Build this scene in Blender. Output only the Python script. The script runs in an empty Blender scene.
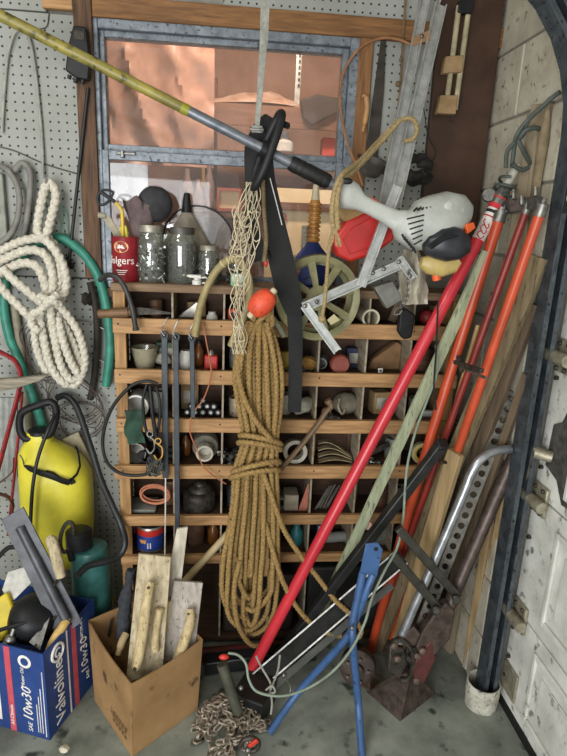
import bpy, bmesh, math, random
from mathutils import Vector, Matrix, noise
random.seed(7)
S = bpy.context.scene
COL = S.collection
V = Vector
PI = math.pi
# ---------------------------------------------------------------- camera
CD, CH, CF = 2.0, 1.5, 568.0                      # distance to back wall, height, focal length in pixels
_y, _p, _r = [math.radians(a) for a in (5.9, 15.0, 2.5)]
_f = V((math.sin(_y)*math.cos(_p), math.cos(_y)*math.cos(_p), -math.sin(_p)))
_r0 = V((math.cos(_y), -math.sin(_y), 0)); _u0 = _r0.cross(_f)
_R = _r0*math.cos(_r) + _u0*math.sin(_r)
_U = _u0*math.cos(_r) - _r0*math.sin(_r)
CP = V((0, -CD, CH))
cam = bpy.data.cameras.new('camera'); cam.sensor_fit = 'VERTICAL'; cam.sensor_height = 36
cam.lens = CF/756*36; cam.clip_start = .02
camo = bpy.data.objects.new('camera', cam); COL.objects.link(camo)
camo.matrix_world = Matrix((( _R.x, _U.x, -_f.x, CP.x), (_R.y, _U.y, -_f.y, CP.y), (_R.z, _U.z, -_f.z, CP.z), (0, 0, 0, 1)))
S.camera = camo
# ---------------------------------------------------------------- world, lights, exposure
S.view_settings.view_transform = 'Standard'; S.view_settings.look = 'None'
S.view_settings.exposure = 0.6; S.view_settings.gamma = 1.0; S.view_settings.use_curve_mapping = False
w = bpy.data.worlds.new('daylight'); S.world = w; w.use_nodes = True
w.node_tree.nodes['Background'].inputs[0].default_value = (.93, .97, 1.0, 1)
w.node_tree.nodes['Background'].inputs[1].default_value = .75
def area(name, loc, target, sx, sy, power, col=(1, 1, 1)):
    l = bpy.data.lights.new(name, 'AREA'); l.shape = 'RECTANGLE'; l.size = sx; l.size_y = sy; l.energy = power; l.color = col
    o = bpy.data.objects.new(name, l); COL.objects.link(o); o.location = loc
    o.rotation_euler = (V(target)-V(loc)).to_track_quat('-Z', 'Y').to_euler(); return o
area('garage_fill_light', (-1.15, -1.6, 2.5), (0.1, -.3, .8), .7, .35, 10, (1, .97, .92))  # added fill light high on the left, no fixture in view
area('open_doorway_daylight', (-1.0, -3.3, 1.0), (.15, -.2, .75), 1.7, 1.7, 62, (.97, .98, 1))
area('back_room_fill_light', (.15, .16, 2.62), (.1, 1.0, 1.3), .5, .12, 15, (1, .8, .66))  # added unseen light that brightens the plastic sheet and back room

# ---------------------------------------------------------------- pixel helpers (a pixel gives a direction, a plane gives the distance)
def ray(x, y): return _f + _R*((x-283.5)/CF) - _U*((y-378)/CF)
def at(x, y, d):                                   # d metres in front of the back wall
    v = ray(x, y); return CP + v*((CD-d)/v.y)
def fl(x, y, z=0.0):                               # on a level plane
    v = ray(x, y); return CP + v*((z-CH)/v.z)
def wr(x, y, X):                                   # on a plane parallel to the right wall
    v = ray(x, y); return CP + v*(X/v.x)
def mm(d): return (CD-d)/CF/math.cos(_p)           # metres per pixel about there
def ln(*pts):                                      # pts of (x, y, d)
    return [at(*p) for p in pts]

# ---------------------------------------------------------------- materials
def lin(h):
    h = h.lstrip('#'); o = []
    for i in (0, 2, 4):
        c = int(h[i:i+2], 16)/255; o.append(c/12.92 if c <= .04045 else ((c+.055)/1.055)**2.4)
    return (*o, 1)
MATS = {}
def mat(key, col, col2=None, rough=.6, metal=0, scale=25, bump=.15, stretch=(1, 1, 1), amt=.5, spec=.4, dirt=.0, coord='Object'):
    """procedural worn material: base colour, a second colour in noise blotches, fine grain, relief"""
    if key in MATS: return MATS[key]
    m = bpy.data.materials.new(key); m.use_nodes = True; t = m.node_tree; n = t.nodes; L = t.links
    b = n['Principled BSDF']; b.inputs['Roughness'].default_value = rough; b.inputs['Metallic'].default_value = metal
    b.inputs['Specular IOR Level'].default_value = spec
    tc = n.new('ShaderNodeTexCoord'); mp = n.new('ShaderNodeMapping'); mp.inputs['Scale'].default_value = stretch
    oi = n.new('ShaderNodeObjectInfo'); va = n.new('ShaderNodeVectorMath'); va.operation = 'ADD'
    L.new(tc.outputs[coord], mp.inputs[0]); L.new(mp.outputs[0], va.inputs[0])
    mu = n.new('ShaderNodeMath'); mu.operation = 'MULTIPLY'; mu.inputs[1].default_value = 37
    L.new(oi.outputs['Random'], mu.inputs[0]); L.new(mu.outputs[0], va.inputs[1])
    nz = n.new('ShaderNodeTexNoise'); nz.inputs['Scale'].default_value = scale; nz.inputs['Detail'].default_value = 6; nz.inputs['Roughness'].default_value = .62
    L.new(va.outputs[0], nz.inputs['Vector'])
    rp = n.new('ShaderNodeValToRGB'); rp.color_ramp.elements[0].position = .5-.24*amt-.04; rp.color_ramp.elements[1].position = .5+.3*(1-amt)+.08
    c1 = lin(col); c2 = lin(col2) if col2 else tuple(x*.72 for x in c1[:3])+(1,)
    rp.color_ramp.elements[0].color = c2; rp.color_ramp.elements[1].color = c1
    L.new(nz.outputs['Fac'], rp.inputs[0]); outc = rp.outputs[0]
    if dirt:
        nd = n.new('ShaderNodeTexNoise'); nd.inputs['Scale'].default_value = scale*3.1; nd.inputs['Detail'].default_value = 4
        L.new(va.outputs[0], nd.inputs['Vector'])
        rd = n.new('ShaderNodeValToRGB'); rd.color_ramp.elements[0].position = .62-.2*dirt; rd.color_ramp.elements[1].position = .7
        rd.color_ramp.elements[0].color = (0, 0, 0, 1); rd.color_ramp.elements[1].color = (1, 1, 1, 1)
        L.new(nd.outputs['Fac'], rd.inputs[0])
        mx = n.new('ShaderNodeMixRGB'); L.new(rd.outputs[0], mx.inputs[0]); L.new(outc, mx.inputs[1])
        mx.inputs[2].default_value = tuple(x*.35 for x in c2[:3])+(1,); outc = mx.outputs[0]
    L.new(outc, b.inputs['Base Color'])
    if bump:
        bp = n.new('ShaderNodeBump'); bp.inputs['Strength'].default_value = bump; bp.inputs['Distance'].default_value = .004
        L.new(nz.outputs['Fac'], bp.inputs['Height']); L.new(bp.outputs[0], b.inputs['Normal'])
    MATS[key] = m; return m
def glass(key, tint=(1, 1, 1, 1), dust=.12, dustcol='#b8b0a4', rough=.03, gloss=.1):
    m = bpy.data.materials.new(key); m.use_nodes = True; t = m.node_tree; n = t.nodes; L = t.links
    n.remove(n['Principled BSDF']); out = n['Material Output']
    tr = n.new('ShaderNodeBsdfTransparent'); tr.inputs[0].default_value = tint
    gl = n.new('ShaderNodeBsdfGlossy'); gl.inputs['Roughness'].default_value = rough
    df = n.new('ShaderNodeBsdfDiffuse'); df.inputs[0].default_value = lin(dustcol)
    a = n.new('ShaderNodeMixShader'); lw = n.new('ShaderNodeLayerWeight'); lw.inputs[0].default_value = .25
    ml = n.new('ShaderNodeMath'); ml.operation = 'MULTIPLY_ADD'; ml.inputs[1].default_value = .5; ml.inputs[2].default_value = gloss*.4
    L.new(lw.outputs['Fresnel'], ml.inputs[0]); L.new(ml.outputs[0], a.inputs[0]); L.new(tr.outputs[0], a.inputs[1]); L.new(gl.outputs[0], a.inputs[2])
    c = n.new('ShaderNodeMixShader'); nz = n.new('ShaderNodeTexNoise'); nz.inputs['Scale'].default_value = 9; nz.inputs['Detail'].default_value = 8
    tc = n.new('ShaderNodeTexCoord'); mp = n.new('ShaderNodeMapping'); mp.inputs['Scale'].default_value = (1, 1, .55); mp.inputs['Rotation'].default_value = (0, .6, 0)
    L.new(tc.outputs['Object'], mp.inputs[0]); L.new(mp.outputs[0], nz.inputs['Vector'])
    m2 = n.new('ShaderNodeMath'); m2.operation = 'MULTIPLY'; m2.inputs[1].default_value = dust*2; L.new(nz.outputs['Fac'], m2.inputs[0])
    L.new(m2.outputs[0], c.inputs[0]); L.new(a.outputs[0], c.inputs[1]); L.new(df.outputs[0], c.inputs[2]); L.new(c.outputs[0], out.inputs[0])
    MATS[key] = m; return m
def pegmat(key, col, pitch=.0254, hole=.0034):
    m = mat(key, col, '#868880', rough=.65, scale=5, bump=.05, amt=.45)
    t = m.node_tree; n = t.nodes; L = t.links; b = n['Principled BSDF']
    tc = n.new('ShaderNodeTexCoord'); sp = n.new('ShaderNodeSeparateXYZ'); L.new(tc.outputs['Object'], sp.inputs[0])
    def cell(o):
        a = n.new('ShaderNodeMath'); a.operation = 'DIVIDE'; a.inputs[1].default_value = pitch; L.new(o, a.inputs[0])
        f = n.new('ShaderNodeMath'); f.operation = 'FRACT'; L.new(a.outputs[0], f.inputs[0])
        s = n.new('ShaderNodeMath'); s.operation = 'SUBTRACT'; s.inputs[1].default_value = .5; L.new(f.outputs[0], s.inputs[0])
        q = n.new('ShaderNodeMath'); q.operation = 'MULTIPLY'; L.new(s.outputs[0], q.inputs[0]); L.new(s.outputs[0], q.inputs[1]); return q.outputs[0]
    ad = n.new('ShaderNodeMath'); L.new(cell(sp.outputs[0]), ad.inputs[0]); L.new(cell(sp.outputs[2]), ad.inputs[1])
    lt = n.new('ShaderNodeMath'); lt.operation = 'LESS_THAN'; lt.inputs[1].default_value = (hole/pitch)**2; L.new(ad.outputs[0], lt.inputs[0])
    mx = n.new('ShaderNodeMixRGB'); L.new(lt.outputs[0], mx.inputs[0])
    src = b.inputs['Base Color'].links[0].from_socket; L.new(src, mx.inputs[1]); mx.inputs[2].default_value = (.012, .011, .01, 1)
    L.new(mx.outputs[0], b.inputs['Base Color']); return m

# ---------------------------------------------------------------- mesh building
class MB:
    def __init__(s): s.v = []; s.f = []
    def add(s, vs, fs):
        k = len(s.v); s.v += [V(p) for p in vs]; s.f += [[i+k for i in q] for q in fs]; return s
    def boxm(s, M, sx, sy, sz):
        x, y, z = sx/2, sy/2, sz/2
        vs = [M @ V((a, b, c)) for a in (-x, x) for b in (-y, y) for c in (-z, z)]
        return s.add(vs, [(0, 1, 3, 2), (4, 6, 7, 5), (0, 4, 5, 1), (2, 3, 7, 6), (0, 2, 6, 4), (1, 5, 7, 3)])
    def box(s, x0, x1, y0, y1, z0, z1):
        return s.boxm(Matrix.Translation(((x0+x1)/2, (y0+y1)/2, (z0+z1)/2)), x1-x0, y1-y0, z1-z0)
    def bar(s, a, b, w, t, up=(0, -1, 0), ext=0):  # rectangular bar from a to b; w across, t along `up`
        a, b = V(a), V(b); d = (b-a).normalized(); a = a-d*ext; b = b+d*ext
        u = V(up); u = (u-d*u.dot(d)).normalized(); x = d.cross(u)
        M = Matrix(((x.x, u.x, d.x, 0), (x.y, u.y, d.y, 0), (x.z, u.z, d.z, 0), (0, 0, 0, 1))); M.translation = (a+b)/2
        return s.boxm(M, w, t, (b-a).length)
    def prism(s, poly, dvec):                      # planar polygon extruded by dvec
        n = len(poly); a = [V(p) for p in poly]; b = [p+V(dvec) for p in a]
        return s.add(a+b, [list(range(n))[::-1], list(range(n, 2*n))]+[(i, (i+1) % n, n+(i+1) % n, n+i) for i in range(n)])
    def ring(s, rings, closed=False, caps=True):
        n = len(rings[0]); k = len(s.v)
        for r in rings: s.v += r
        m = len(rings)
        for i in range(m if closed else m-1):
            a = k+i*n; b = k+((i+1) % m)*n
            for j in range(n): s.f.append([a+j, a+(j+1) % n, b+(j+1) % n, b+j])
        if caps and not closed:
            s.f.append([k+j for j in range(n)][::-1]); s.f.append([k+(m-1)*n+j for j in range(n)])
        return s
    def tube(s, path, r, n=8, closed=False, caps=True, sq=None, lobes=0, pitch=.05, depth=.2, up=None):
        P = [V(p) for p in path]; m = len(P)
        T = []
        for i in range(m):
            a = P[(i-1) % m] if (closed or i > 0) else P[i]; b = P[(i+1) % m] if (closed or i < m-1) else P[i]
            d = b-a; T.append(d.normalized() if d.length > 1e-9 else (T[-1] if T else V((0, 0, 1))))
        N = V(up) if up else (V((0, -1, 0)) if abs(T[0].y) < .9 else V((1, 0, 0)))
        rings = []; dist = 0
        for i in range(m):
            N = (N-T[i]*N.dot(T[i])); N = N.normalized() if N.length > 1e-6 else T[i].orthogonal().normalized()
            B = T[i].cross(N); rr = r[i] if isinstance(r, (list, tuple)) else r
            if i: dist += (P[i]-P[i-1]).length
            ring = []
            for j in range(n):
                th = 2*PI*(j+.5)/n; q = rr
                if lobes: q = rr*(1-depth+depth*math.cos(lobes*(th-2*PI*dist/pitch)))
                c, sn = math.cos(th), math.sin(th)
                if sq: ring.append(P[i]+N*(c*q)+B*(sn*q*sq))
                else: ring.append(P[i]+N*(c*q)+B*(sn*q))
            rings.append(ring)
        return s.ring(rings, closed, caps)
    def rope(s, path, R, pitch=None, n=14, ds=None, depth=.125):
        pitch = pitch or R*4.4; ds = ds or R*.33
        return s.tube(resample(path, ds), R, n, lobes=3, pitch=pitch, depth=depth)
    def lathe(s, prof, M=None, n=20, caps=True):   # prof of (r, h) about local z
        M = M or Matrix()
        rings = [[M @ V((r*math.cos(2*PI*j/n), r*math.sin(2*PI*j/n), h)) for j in range(n)] for r, h in prof]
        return s.ring(rings, caps=caps)
    def ball(s, c, r, n=12, sc=(1, 1, 1), M=None):
        m = max(5, n//2); prof = [(max(.0005, math.sin(PI*i/m)*r), -math.cos(PI*i/m)*r) for i in range(m+1)]
        M = Matrix.Translation(V(c)) @ (M or Matrix()) @ Matrix.Diagonal((*sc, 1))
        return s.lathe(prof, M, n)
    def grid(s, pts, thick=None):                  # pts[i][j] surface, optional thickness vector
        a = len(pts); b = len(pts[0]); k = len(s.v)
        s.v += [V(p) for r in pts for p in r]
        s.f += [[k+i*b+j, k+i*b+j+1, k+(i+1)*b+j+1, k+(i+1)*b+j] for i in range(a-1) for j in range(b-1)]
        if thick is not None:
            t = V(thick); k2 = len(s.v); s.v += [V(p)+t for r in pts for p in r]
            s.f += [[k2+i*b+j, k2+(i+1)*b+j, k2+(i+1)*b+j+1, k2+i*b+j+1] for i in range(a-1) for j in range(b-1)]
            ed = [i*b for i in range(a)] + [(a-1)*b+j for j in range(1, b)] + [i*b+b-1 for i in range(a-2, -1, -1)] + [j for j in range(b-2, 0, -1)]
            for i in range(len(ed)):
                p, q = ed[i], ed[(i+1) % len(ed)]; s.f.append([k+p, k+q, k2+q, k2+p])
        return s
    def jitter(s, a, sc=30):
        for i, p in enumerate(s.v): s.v[i] = p+noise.noise_vector(p*sc)*a
        return s
def resample(path, ds):
    P = [V(p) for p in path]; out = [P[0].copy()]; acc = 0
    for i in range(1, len(P)):
        a, b = P[i-1], P[i]; L = (b-a).length
        if L < 1e-9: continue
        t = ds-acc
        while t <= L: out.append(a+(b-a)*(t/L)); t += ds
        acc = L-(t-ds)
    return out
def curve(pts, k=8, closed=False):                 # Catmull-Rom through points
    P = [V(p) for p in pts]; n = len(P); out = []
    for i in range(n if closed else n-1):
        if closed: a, b, c, d = P[(i-1) % n], P[i], P[(i+1) % n], P[(i+2) % n]
        else: a, b, c, d = P[max(i-1, 0)], P[i], P[i+1], P[min(i+2, n-1)]
        for j in range(k):
            t = j/k
            out.append(.5*((2*b)+(c-a)*t+(2*a-5*b+4*c-d)*t*t+(3*b-a-3*c+d)*t**3))
    if not closed: out.append(P[-1])
    return out
def cv(*pts, k=8, closed=False): return curve(ln(*pts), k, closed)
def frame(o, z, x=(1, 0, 0)):                      # matrix with local z along `z`
    z = V(z).normalized(); x = V(x); x = (x-z*x.dot(z)); x = x.normalized() if x.length > 1e-5 else z.orthogonal().normalized()
    y = z.cross(x); M = Matrix(((x.x, y.x, z.x, 0), (x.y, y.y, z.y, 0), (x.z, y.z, z.z, 0), (0, 0, 0, 1))); M.translation = V(o); return M

WL = {}                                            # world location of every object's origin
def mesh_of(name, mb, m, smooth=True, ang=40, c=V((0, 0, 0))):
    me = bpy.data.meshes.new(name); me.from_pydata([tuple(p-c) for p in mb.v], [], mb.f); me.update()
    bm = bmesh.new(); bm.from_mesh(me); bmesh.ops.recalc_face_normals(bm, faces=bm.faces); bm.to_mesh(me); bm.free()
    me.materials.append(m)
    if smooth: me.shade_smooth(); me.set_sharp_from_angle(angle=math.radians(ang))
    return me
def obj(name, mb, m, parent=None, smooth=True, bevel=0, ang=40, origin=None):
    lo = [min(p[i] for p in mb.v) for i in range(3)]; hi = [max(p[i] for p in mb.v) for i in range(3)]
    c = V(origin) if origin else V(((lo[0]+hi[0])/2, (lo[1]+hi[1])/2, (lo[2]+hi[2])/2))
    o = bpy.data.objects.new(name, mesh_of(name, mb, m, smooth, ang, c)); COL.objects.link(o)
    if parent: o.parent = parent; o.location = c-WL[parent.name]
    else: o.location = c
    WL[o.name] = c
    if bevel:
        md = o.modifiers.new('bevel', 'BEVEL'); md.width = bevel; md.segments = 2; md.limit_method = 'ANGLE'
    return o
def inst(name, me, M, parent=None):                # shared mesh placed by a world matrix
    o = bpy.data.objects.new(name, me); COL.objects.link(o)
    if parent: o.parent = parent; M = Matrix.Translation(-WL[parent.name]) @ M
    o.matrix_local = M
    return o
def tag(o, label, cat, group=None):
    o['label'] = label; o['category'] = cat
    if group: o['group'] = group
    return o
def thing(name, label, cat, loc, group=None):
    o = bpy.data.objects.new(name, None); COL.objects.link(o); o.empty_display_size = .03
    o.location = loc; WL[o.name] = V(loc); return tag(o, label, cat, group)
def struct(name, mb, m, parent=None, **k):
    o = obj(name, mb, m, parent, **k)
    if not parent: o['kind'] = 'structure'
    return o
def text(s, size, M, bend=None, shear=0, depth=.0006, sx=1):
    """lettering as a thin mesh; M maps (x, y, 0) of the text to the world, bend(x, y, z) overrides"""
    c = bpy.data.curves.new('t', 'FONT'); c.body = s; c.size = size; c.align_x = 'CENTER'; c.align_y = 'CENTER'; c.shear = shear; c.resolution_u = 2; c.extrude = depth
    o = bpy.data.objects.new('t', c); COL.objects.link(o); bpy.context.view_layer.update()
    me = bpy.data.meshes.new_from_object(o.evaluated_get(bpy.context.evaluated_depsgraph_get()))
    mb = MB(); mb.v = [(bend(p.co.x*sx, p.co.y, p.co.z) if bend else M @ V((p.co.x*sx, p.co.y, p.co.z))) for p in me.vertices]
    mb.f = [list(p.vertices) for p in me.polygons]
    bpy.data.objects.remove(o); bpy.data.curves.remove(c); bpy.data.meshes.remove(me); return mb

# common materials
wood = mat('pine_wood', '#b98f5f', '#85633e', rough=.65, scale=7, stretch=(1.2, 14, 14), bump=.2, amt=.55)
woodz = mat('pine_upright', '#ab8453', '#7a5a35', rough=.65, scale=7, stretch=(14, 14, 1.2), bump=.2, amt=.55)
oldwood = mat('old_stud', '#6d5038', '#3d2b1e', rough=.75, scale=7, stretch=(14, 14, 1.2), bump=.3)
black = mat('black_rubber', '#1b1b1a', '#0c0c0c', rough=.55, bump=.1)
blackp = mat('black_plastic', '#222325', '#141415', rough=.45, bump=.05, spec=.25)
steel = mat('dull_steel', '#96958f', '#5a5853', rough=.42, metal=.8, bump=.1, scale=40)
alu = mat('aluminium', '#c4c5c1', '#979994', rough=.36, metal=.45, bump=.08, scale=30)
iron = mat('dark_iron', '#5a544c', '#2d2924', rough=.55, metal=.6, bump=.3, scale=60)
rust = mat('rusty_steel', '#75665a', '#4a3a30', rough=.65, metal=.45, bump=.3, scale=45)
whitep = mat('white_plastic', '#dcdad2', '#b9b6ac', rough=.4, bump=.03)
ply = mat('thin_plywood', '#aba391', '#7d6b51', rough=.7, scale=8, stretch=(6, 1, 6), bump=.1)
# ================================================================ THE SETTING
conc = mat('concrete_floor', '#959a8d', '#565b52', rough=.8, scale=5, bump=.35, dirt=.12)
struct('floor', MB().box(-3, .98, -4.2, 1.6, -.1, 0), conc)
# back wall with the window opening
wallm = mat('wall_core', '#8d8a80', rough=.85)
WX0, WX1, WZ0, WZ1 = -.43, .41, 1.27, 2.10
mb = MB(); mb.box(-2.4, WX0, 0, .1, 0, 2.62); mb.box(WX1, .86, 0, .1, 0, 2.62); mb.box(WX0, WX1, 0, .1, 0, WZ0); mb.box(WX0, WX1, 0, .1, WZ1, 2.62)
wb = struct('wall_back', mb, wallm, smooth=False)
peg = pegmat('pegboard', '#989a94')
for a in ((-1.9, -.33, .0, 1.300), (-1.9, -.468, 1.304, 2.083), (-1.9, -.555, 2.087, 2.6), (.445, .655, 1.2, 2.09), (-.03, .86, 2.137, 2.6)):
    obj('pegboard_panel', MB().box(a[0], a[1], -.02, -.0005, a[2], a[3]), peg, wb, smooth=False, bevel=.002)
struct('wall_left', MB().box(-2.5, -2.4, -4.2, .1, 0, 2.62), mat('left_wall_paint', '#b9b6aa', rough=.8))
struct('ceiling', MB().box(-2.5, 1.1, -4.2, .1, 2.62, 2.7), mat('ceiling_board', '#b5afa2', rough=.9))
# window casing
struct('trim_1', MB().box(-.472, -.418, -.045, -.0005, 1.304, 2.137), oldwood, bevel=.003)
struct('trim_2', MB().box(.398, .443, -.035, -.0005, 1.2, 2.1), mat('casing_wood', '#94683e', '#664527', rough=.65, scale=7, stretch=(14, 14, 1.2), bump=.2), bevel=.003)
struct('trim_3', MB().box(-.418, .86, -.04, -.0005, 2.078, 2.137), mat('beam_wood', '#8f653b', '#604022', rough=.65, scale=7, stretch=(1.2, 14, 14), bump=.2), bevel=.003)
struct('trim_4', MB().box(-.56, -.472, -.045, -.021, 2.09, 2.125), wood, bevel=.003)
struct('trim_5', MB().box(-.418, .398, -.05, -.0005, 1.245, 1.275), oldwood, bevel=.003)
struct('window_2', MB().box(-.93, -.47, 1.52, 1.524, 1.60, 1.86), glass('milky_glass', dust=.3, dustcol='#d8d8dc', gloss=.1), smooth=False)
# metal window
wf = mat('grey_window_metal', '#8e959b', '#5f666c', rough=.5, metal=.35, scale=30, bump=.15, dirt=.15)
mb = MB(); mb.box(-.43, -.405, -.03, .06, 1.27, 2.1); mb.box(.37, .41, -.03, .06, 1.27, 2.1); mb.box(-.405, .37, -.03, .06, 2.052, 2.1); mb.box(-.405, .37, -.03, .06, 1.27, 1.30)
win = struct('window_1', mb, wf, bevel=.003)
mb = MB(); mb.box(-.405, -.39, -.012, .03, 1.705, 2.052); mb.box(.35, .37, -.012, .03, 1.705, 2.052); mb.box(-.39, .35, -.012, .03, 2.034, 2.052); mb.box(-.39, .35, -.012, .03, 1.705, 1.728)
obj('upper_sash', mb, wf, win, bevel=.002)
mb = MB(); mb.box(-.405, -.385, -.035, -.013, 1.30, 1.708); mb.box(.347, .37, -.035, -.013, 1.30, 1.708); mb.box(-.385, .347, -.035, -.013, 1.68, 1.708); mb.box(-.385, .347, -.035, -.013, 1.30, 1.325)
obj('lower_sash', mb, wf, win, bevel=.002)
obj('pane', MB().box(-.39, .35, .006, .010, 1.728, 2.034), glass('dusty_glass', dust=.14, dustcol='#b99a88', gloss=.03), win, smooth=False)
obj('pane', MB().box(-.385, .347, -.026, -.022, 1.325, 1.68), glass('hazy_glass', dust=.05, dustcol='#b9a79a', gloss=.03), win, smooth=False)
obj('latch', MB().box(-.36, -.30, -.047, -.0355, 1.695, 1.703).box(-.345, -.335, -.052, -.0355, 1.685, 1.708), steel, win, bevel=.002)

# right wall of painted concrete blocks
mort = mat('mortar', '#8b877b', rough=.9, scale=60, bump=.3)
wrt = struct('wall_right', MB().box(.866, .98, -.47, .1, 0, 2.62).box(.866, .98, -4.2, -.47, 2.25, 2.62), mort, smooth=False)
blockm = mat('painted_block', '#bcb6a4', '#9c9583', rough=.85, scale=12, bump=.45, dirt=.05)
bme = {}
for row in range(13):
    z0 = .004+row*.2055
    y = 0.0; first = .2 if row % 2 else .4
    k = 0
    while y > -.47:
        L = first if k == 0 else .4; y1 = max(y-L, -.474)
        key = round(y-y1, 3)
        if key not in bme:
            b = MB().box(-.02, 0, -key+.006, 0, 0, .1975)
            bme[key] = mesh_of('block', b, blockm, False)
        o = inst('block', bme[key], Matrix.Translation((.878, y-.001, z0)), wrt)
        md = o.modifiers.new('bevel', 'BEVEL'); md.width = .003; md.segments = 1
        y = y1; k += 1
# brown panel on the back wall by the corner
o = obj('brown_board', MB().box(.645, .845, -.05, -.021, 1.42, 2.50), mat('brown_paint', '#4c3527', '#38261b', rough=.5, scale=10, bump=.15), bevel=.002)
tag(o, 'tall dark brown painted board between pegboard and block wall', 'board')

# sectional garage door in the right wall
dw = mat('white_door_paint', '#dcdcd5', '#b4b4aa', rough=.6, scale=9, bump=.25, dirt=.10)
door = struct('door_1', MB().box(.962, .978, -2.9, -.49, .0, 2.25), dw, smooth=False)
zs = [.058, .361, .758, 1.186, 1.61, 2.03]
hingem = mat('hinge_metal', '#b3ae9a', '#7c745e', rough=.5, metal=.5, scale=40, bump=.2)
for i in range(5):
    z0, z1 = zs[i]+.003, zs[i+1]-.003
    sec = obj('door_section', MB().box(.925, .9615, -2.9, -.515, z0, z1), dw, door, smooth=False, bevel=.003)
    for j in range(4):                              # recessed panels with a raised moulding
        y0 = -.668-j*.56; y1 = y0-.50; a, b = z0+.05, z1-.045
        if i == 0: a = z0+.012
        mo = MB()
        for (p, q, r_, s_) in ((y1, y1+.016, a, b), (y0-.016, y0, a, b), (y1+.016, y0-.016, a, a+.016), (y1+.016, y0-.016, b-.016, b)):
            mo.box(.915, .9248, p, q, r_, s_)
        mo2 = obj('panel_moulding', mo, dw, sec, smooth=False, bevel=.003)
        obj('panel', MB().box(.9195, .9248, y1+.05, y0-.05, a+.05, b-.05), dw, sec, smooth=False, bevel=.002)
obj('bottom_rail', MB().box(.925, .9615, -2.9, -.515, .004, .057), dw, door, smooth=False, bevel=.003)
obj('weather_strip', MB().box(.918, .9245, -2.9, -.515, .002, .03), black, door)
for i, (x, y) in enumerate(((541, 346), (522, 488), (509, 616))):   # roller hinges, one at each joint
    p = wr(x+6, y, .91); y0 = -.515; z = zs[3-i]
    h = obj('roller_hinge', MB().box(.9125, .9245, y0-.085, y0-.015, z-.045, z+.045), hingem, door, bevel=.003)
    obj('hinge_barrel', MB().tube([(.893, y0-.105, z), (.893, y0+.012, z)], .0175, 14), hingem, h)
    obj('roller', MB().tube([(.893, y0+.013, z), (.893, y0+.03, z)], .022, 14), hingem, h)
    for q in (-.035, .035):
        obj('bolt', MB().ball((.910, y0-.03, z+q), .007, 8), iron, h); obj('bolt', MB().ball((.910, y0-.07, z+q), .007, 8), iron, h)
# the dark worn plate and handle on the door
pl = MB().prism([V((.9245, -.556, .865)), V((.9245, -.562, .99)), V((.9245, -.60, 1.01)), V((.9245, -.62, 1.06)), V((.9245, -.74, 1.08)), V((.9245, -.74, .80)), V((.9245, -.66, .79)), V((.9245, -.62, .845))], (-.004, 0, 0))
lk = obj('latch_plate', pl, mat('dark_worn_metal', '#5f5d57', '#35332f', rough=.7, metal=.2, bump=.5, scale=40), door, bevel=.001)
obj('handle', MB().tube([(.9195, -.585, .9), (.88, -.56, .905)], .017, 12).tube([(.882, -.558, .92), (.893, -.53, .80)], .008, 8), hingem, lk)
for z in (.62, .30, .19, .12, .85, 1.12):
    obj('screw', MB().tube([(.924, -.54, z), (.914, -.54, z)], .006, 8), iron, door)
obj('bottom_bracket', MB().box(.9165, .9245, -.61, -.525, .07, .17), hingem, door, bevel=.003)

# roller track: vertical channel, curving into the garage at the top
trm = mat('track_steel', '#646c71', '#41474b', rough=.42, metal=.55, scale=25, bump=.2, dirt=.12)
def trackpath(k):
    P = [V((.866, -.53, .02)), V((.866, -.53, 1.75))]
    for i in range(1, 9):
        a = PI/2*i/8; P.append(V((.866-.42*(1-math.cos(a)), -.53, 1.75+.42*math.sin(a))))
    P.append(V((-.8, -.53, 2.17))); return P
def trackface(off, th, y0, y1):                     # strip swept along the track
    P = trackpath(0); rings = []
    for i, p in enumerate(P):
        t = (P[min(i+1, len(P)-1)]-P[max(i-1, 0)]).normalized(); nrm = V((t.z, 0, -t.x))
        rings.append([p+nrm*off+V((0, y0, 0)), p+nrm*off+V((0, y1, 0)), p+nrm*(off+th)+V((0, y1, 0)), p+nrm*(off+th)+V((0, y0, 0))])
    return MB().ring(rings)
tk = thing('door_track', 'blue grey steel roller track beside the white garage door', 'track', (.868, -.53, .0))
obj('track_web', trackface(-.022, .044, .027, .030), trm, tk, smooth=False)
obj('track_flange', trackface(-.022, .003, -.03, .027), trm, tk, smooth=False)
obj('track_flange', trackface(.019, .003, -.03, .027), trm, tk, smooth=False)
obj('track_lip', trackface(-.0185, .010, -.03, -.027), trm, tk, smooth=False)
obj('track_lip', trackface(.0085, .010, -.03, -.027), trm, tk, smooth=False)
for z in (.66, 1.05, 1.55): obj('bolt', MB().ball((.868, -.505, z), .007, 8, (1, .5, 1)), steel, tk)
p = wr(533, 402, .86)
obj('paint_mark', MB().box(.850, .876, -.5045, -.503, .935, .985), whitep, tk, smooth=False)
obj('paint_mark', MB().box(.852, .880, -.5045, -.503, .66, .715), whitep, tk, smooth=False)
# black sticker with a white ring high on the track
st = obj('sticker', MB().box(.846, .89, -.5635, -.5605, 1.56, 1.64), black, tk, smooth=False)
obj('ring_mark', MB().tube([V((.868+.016*math.cos(a), -.564, 1.60+.016*math.sin(a))) for a in [PI/4+PI*1.5*i/14 for i in range(15)]], .0035, 6), whitep, st)
# white paper cup round the foot of the track
cupm = mat('dirty_white_cup', '#c9c7ba', '#94907f', rough=.8, scale=25, bump=.2, dirt=.3)
cup = obj('paper_cup', MB().lathe([(.050, .0), (.054, .055), (.053, .090), (.0495, .090), (.050, .05), (.046, .006)], Matrix.Translation((.853, -.535, .001)), 28), cupm)
tag(cup, 'dirty white cup around the foot of the door track', 'cup')

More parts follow.
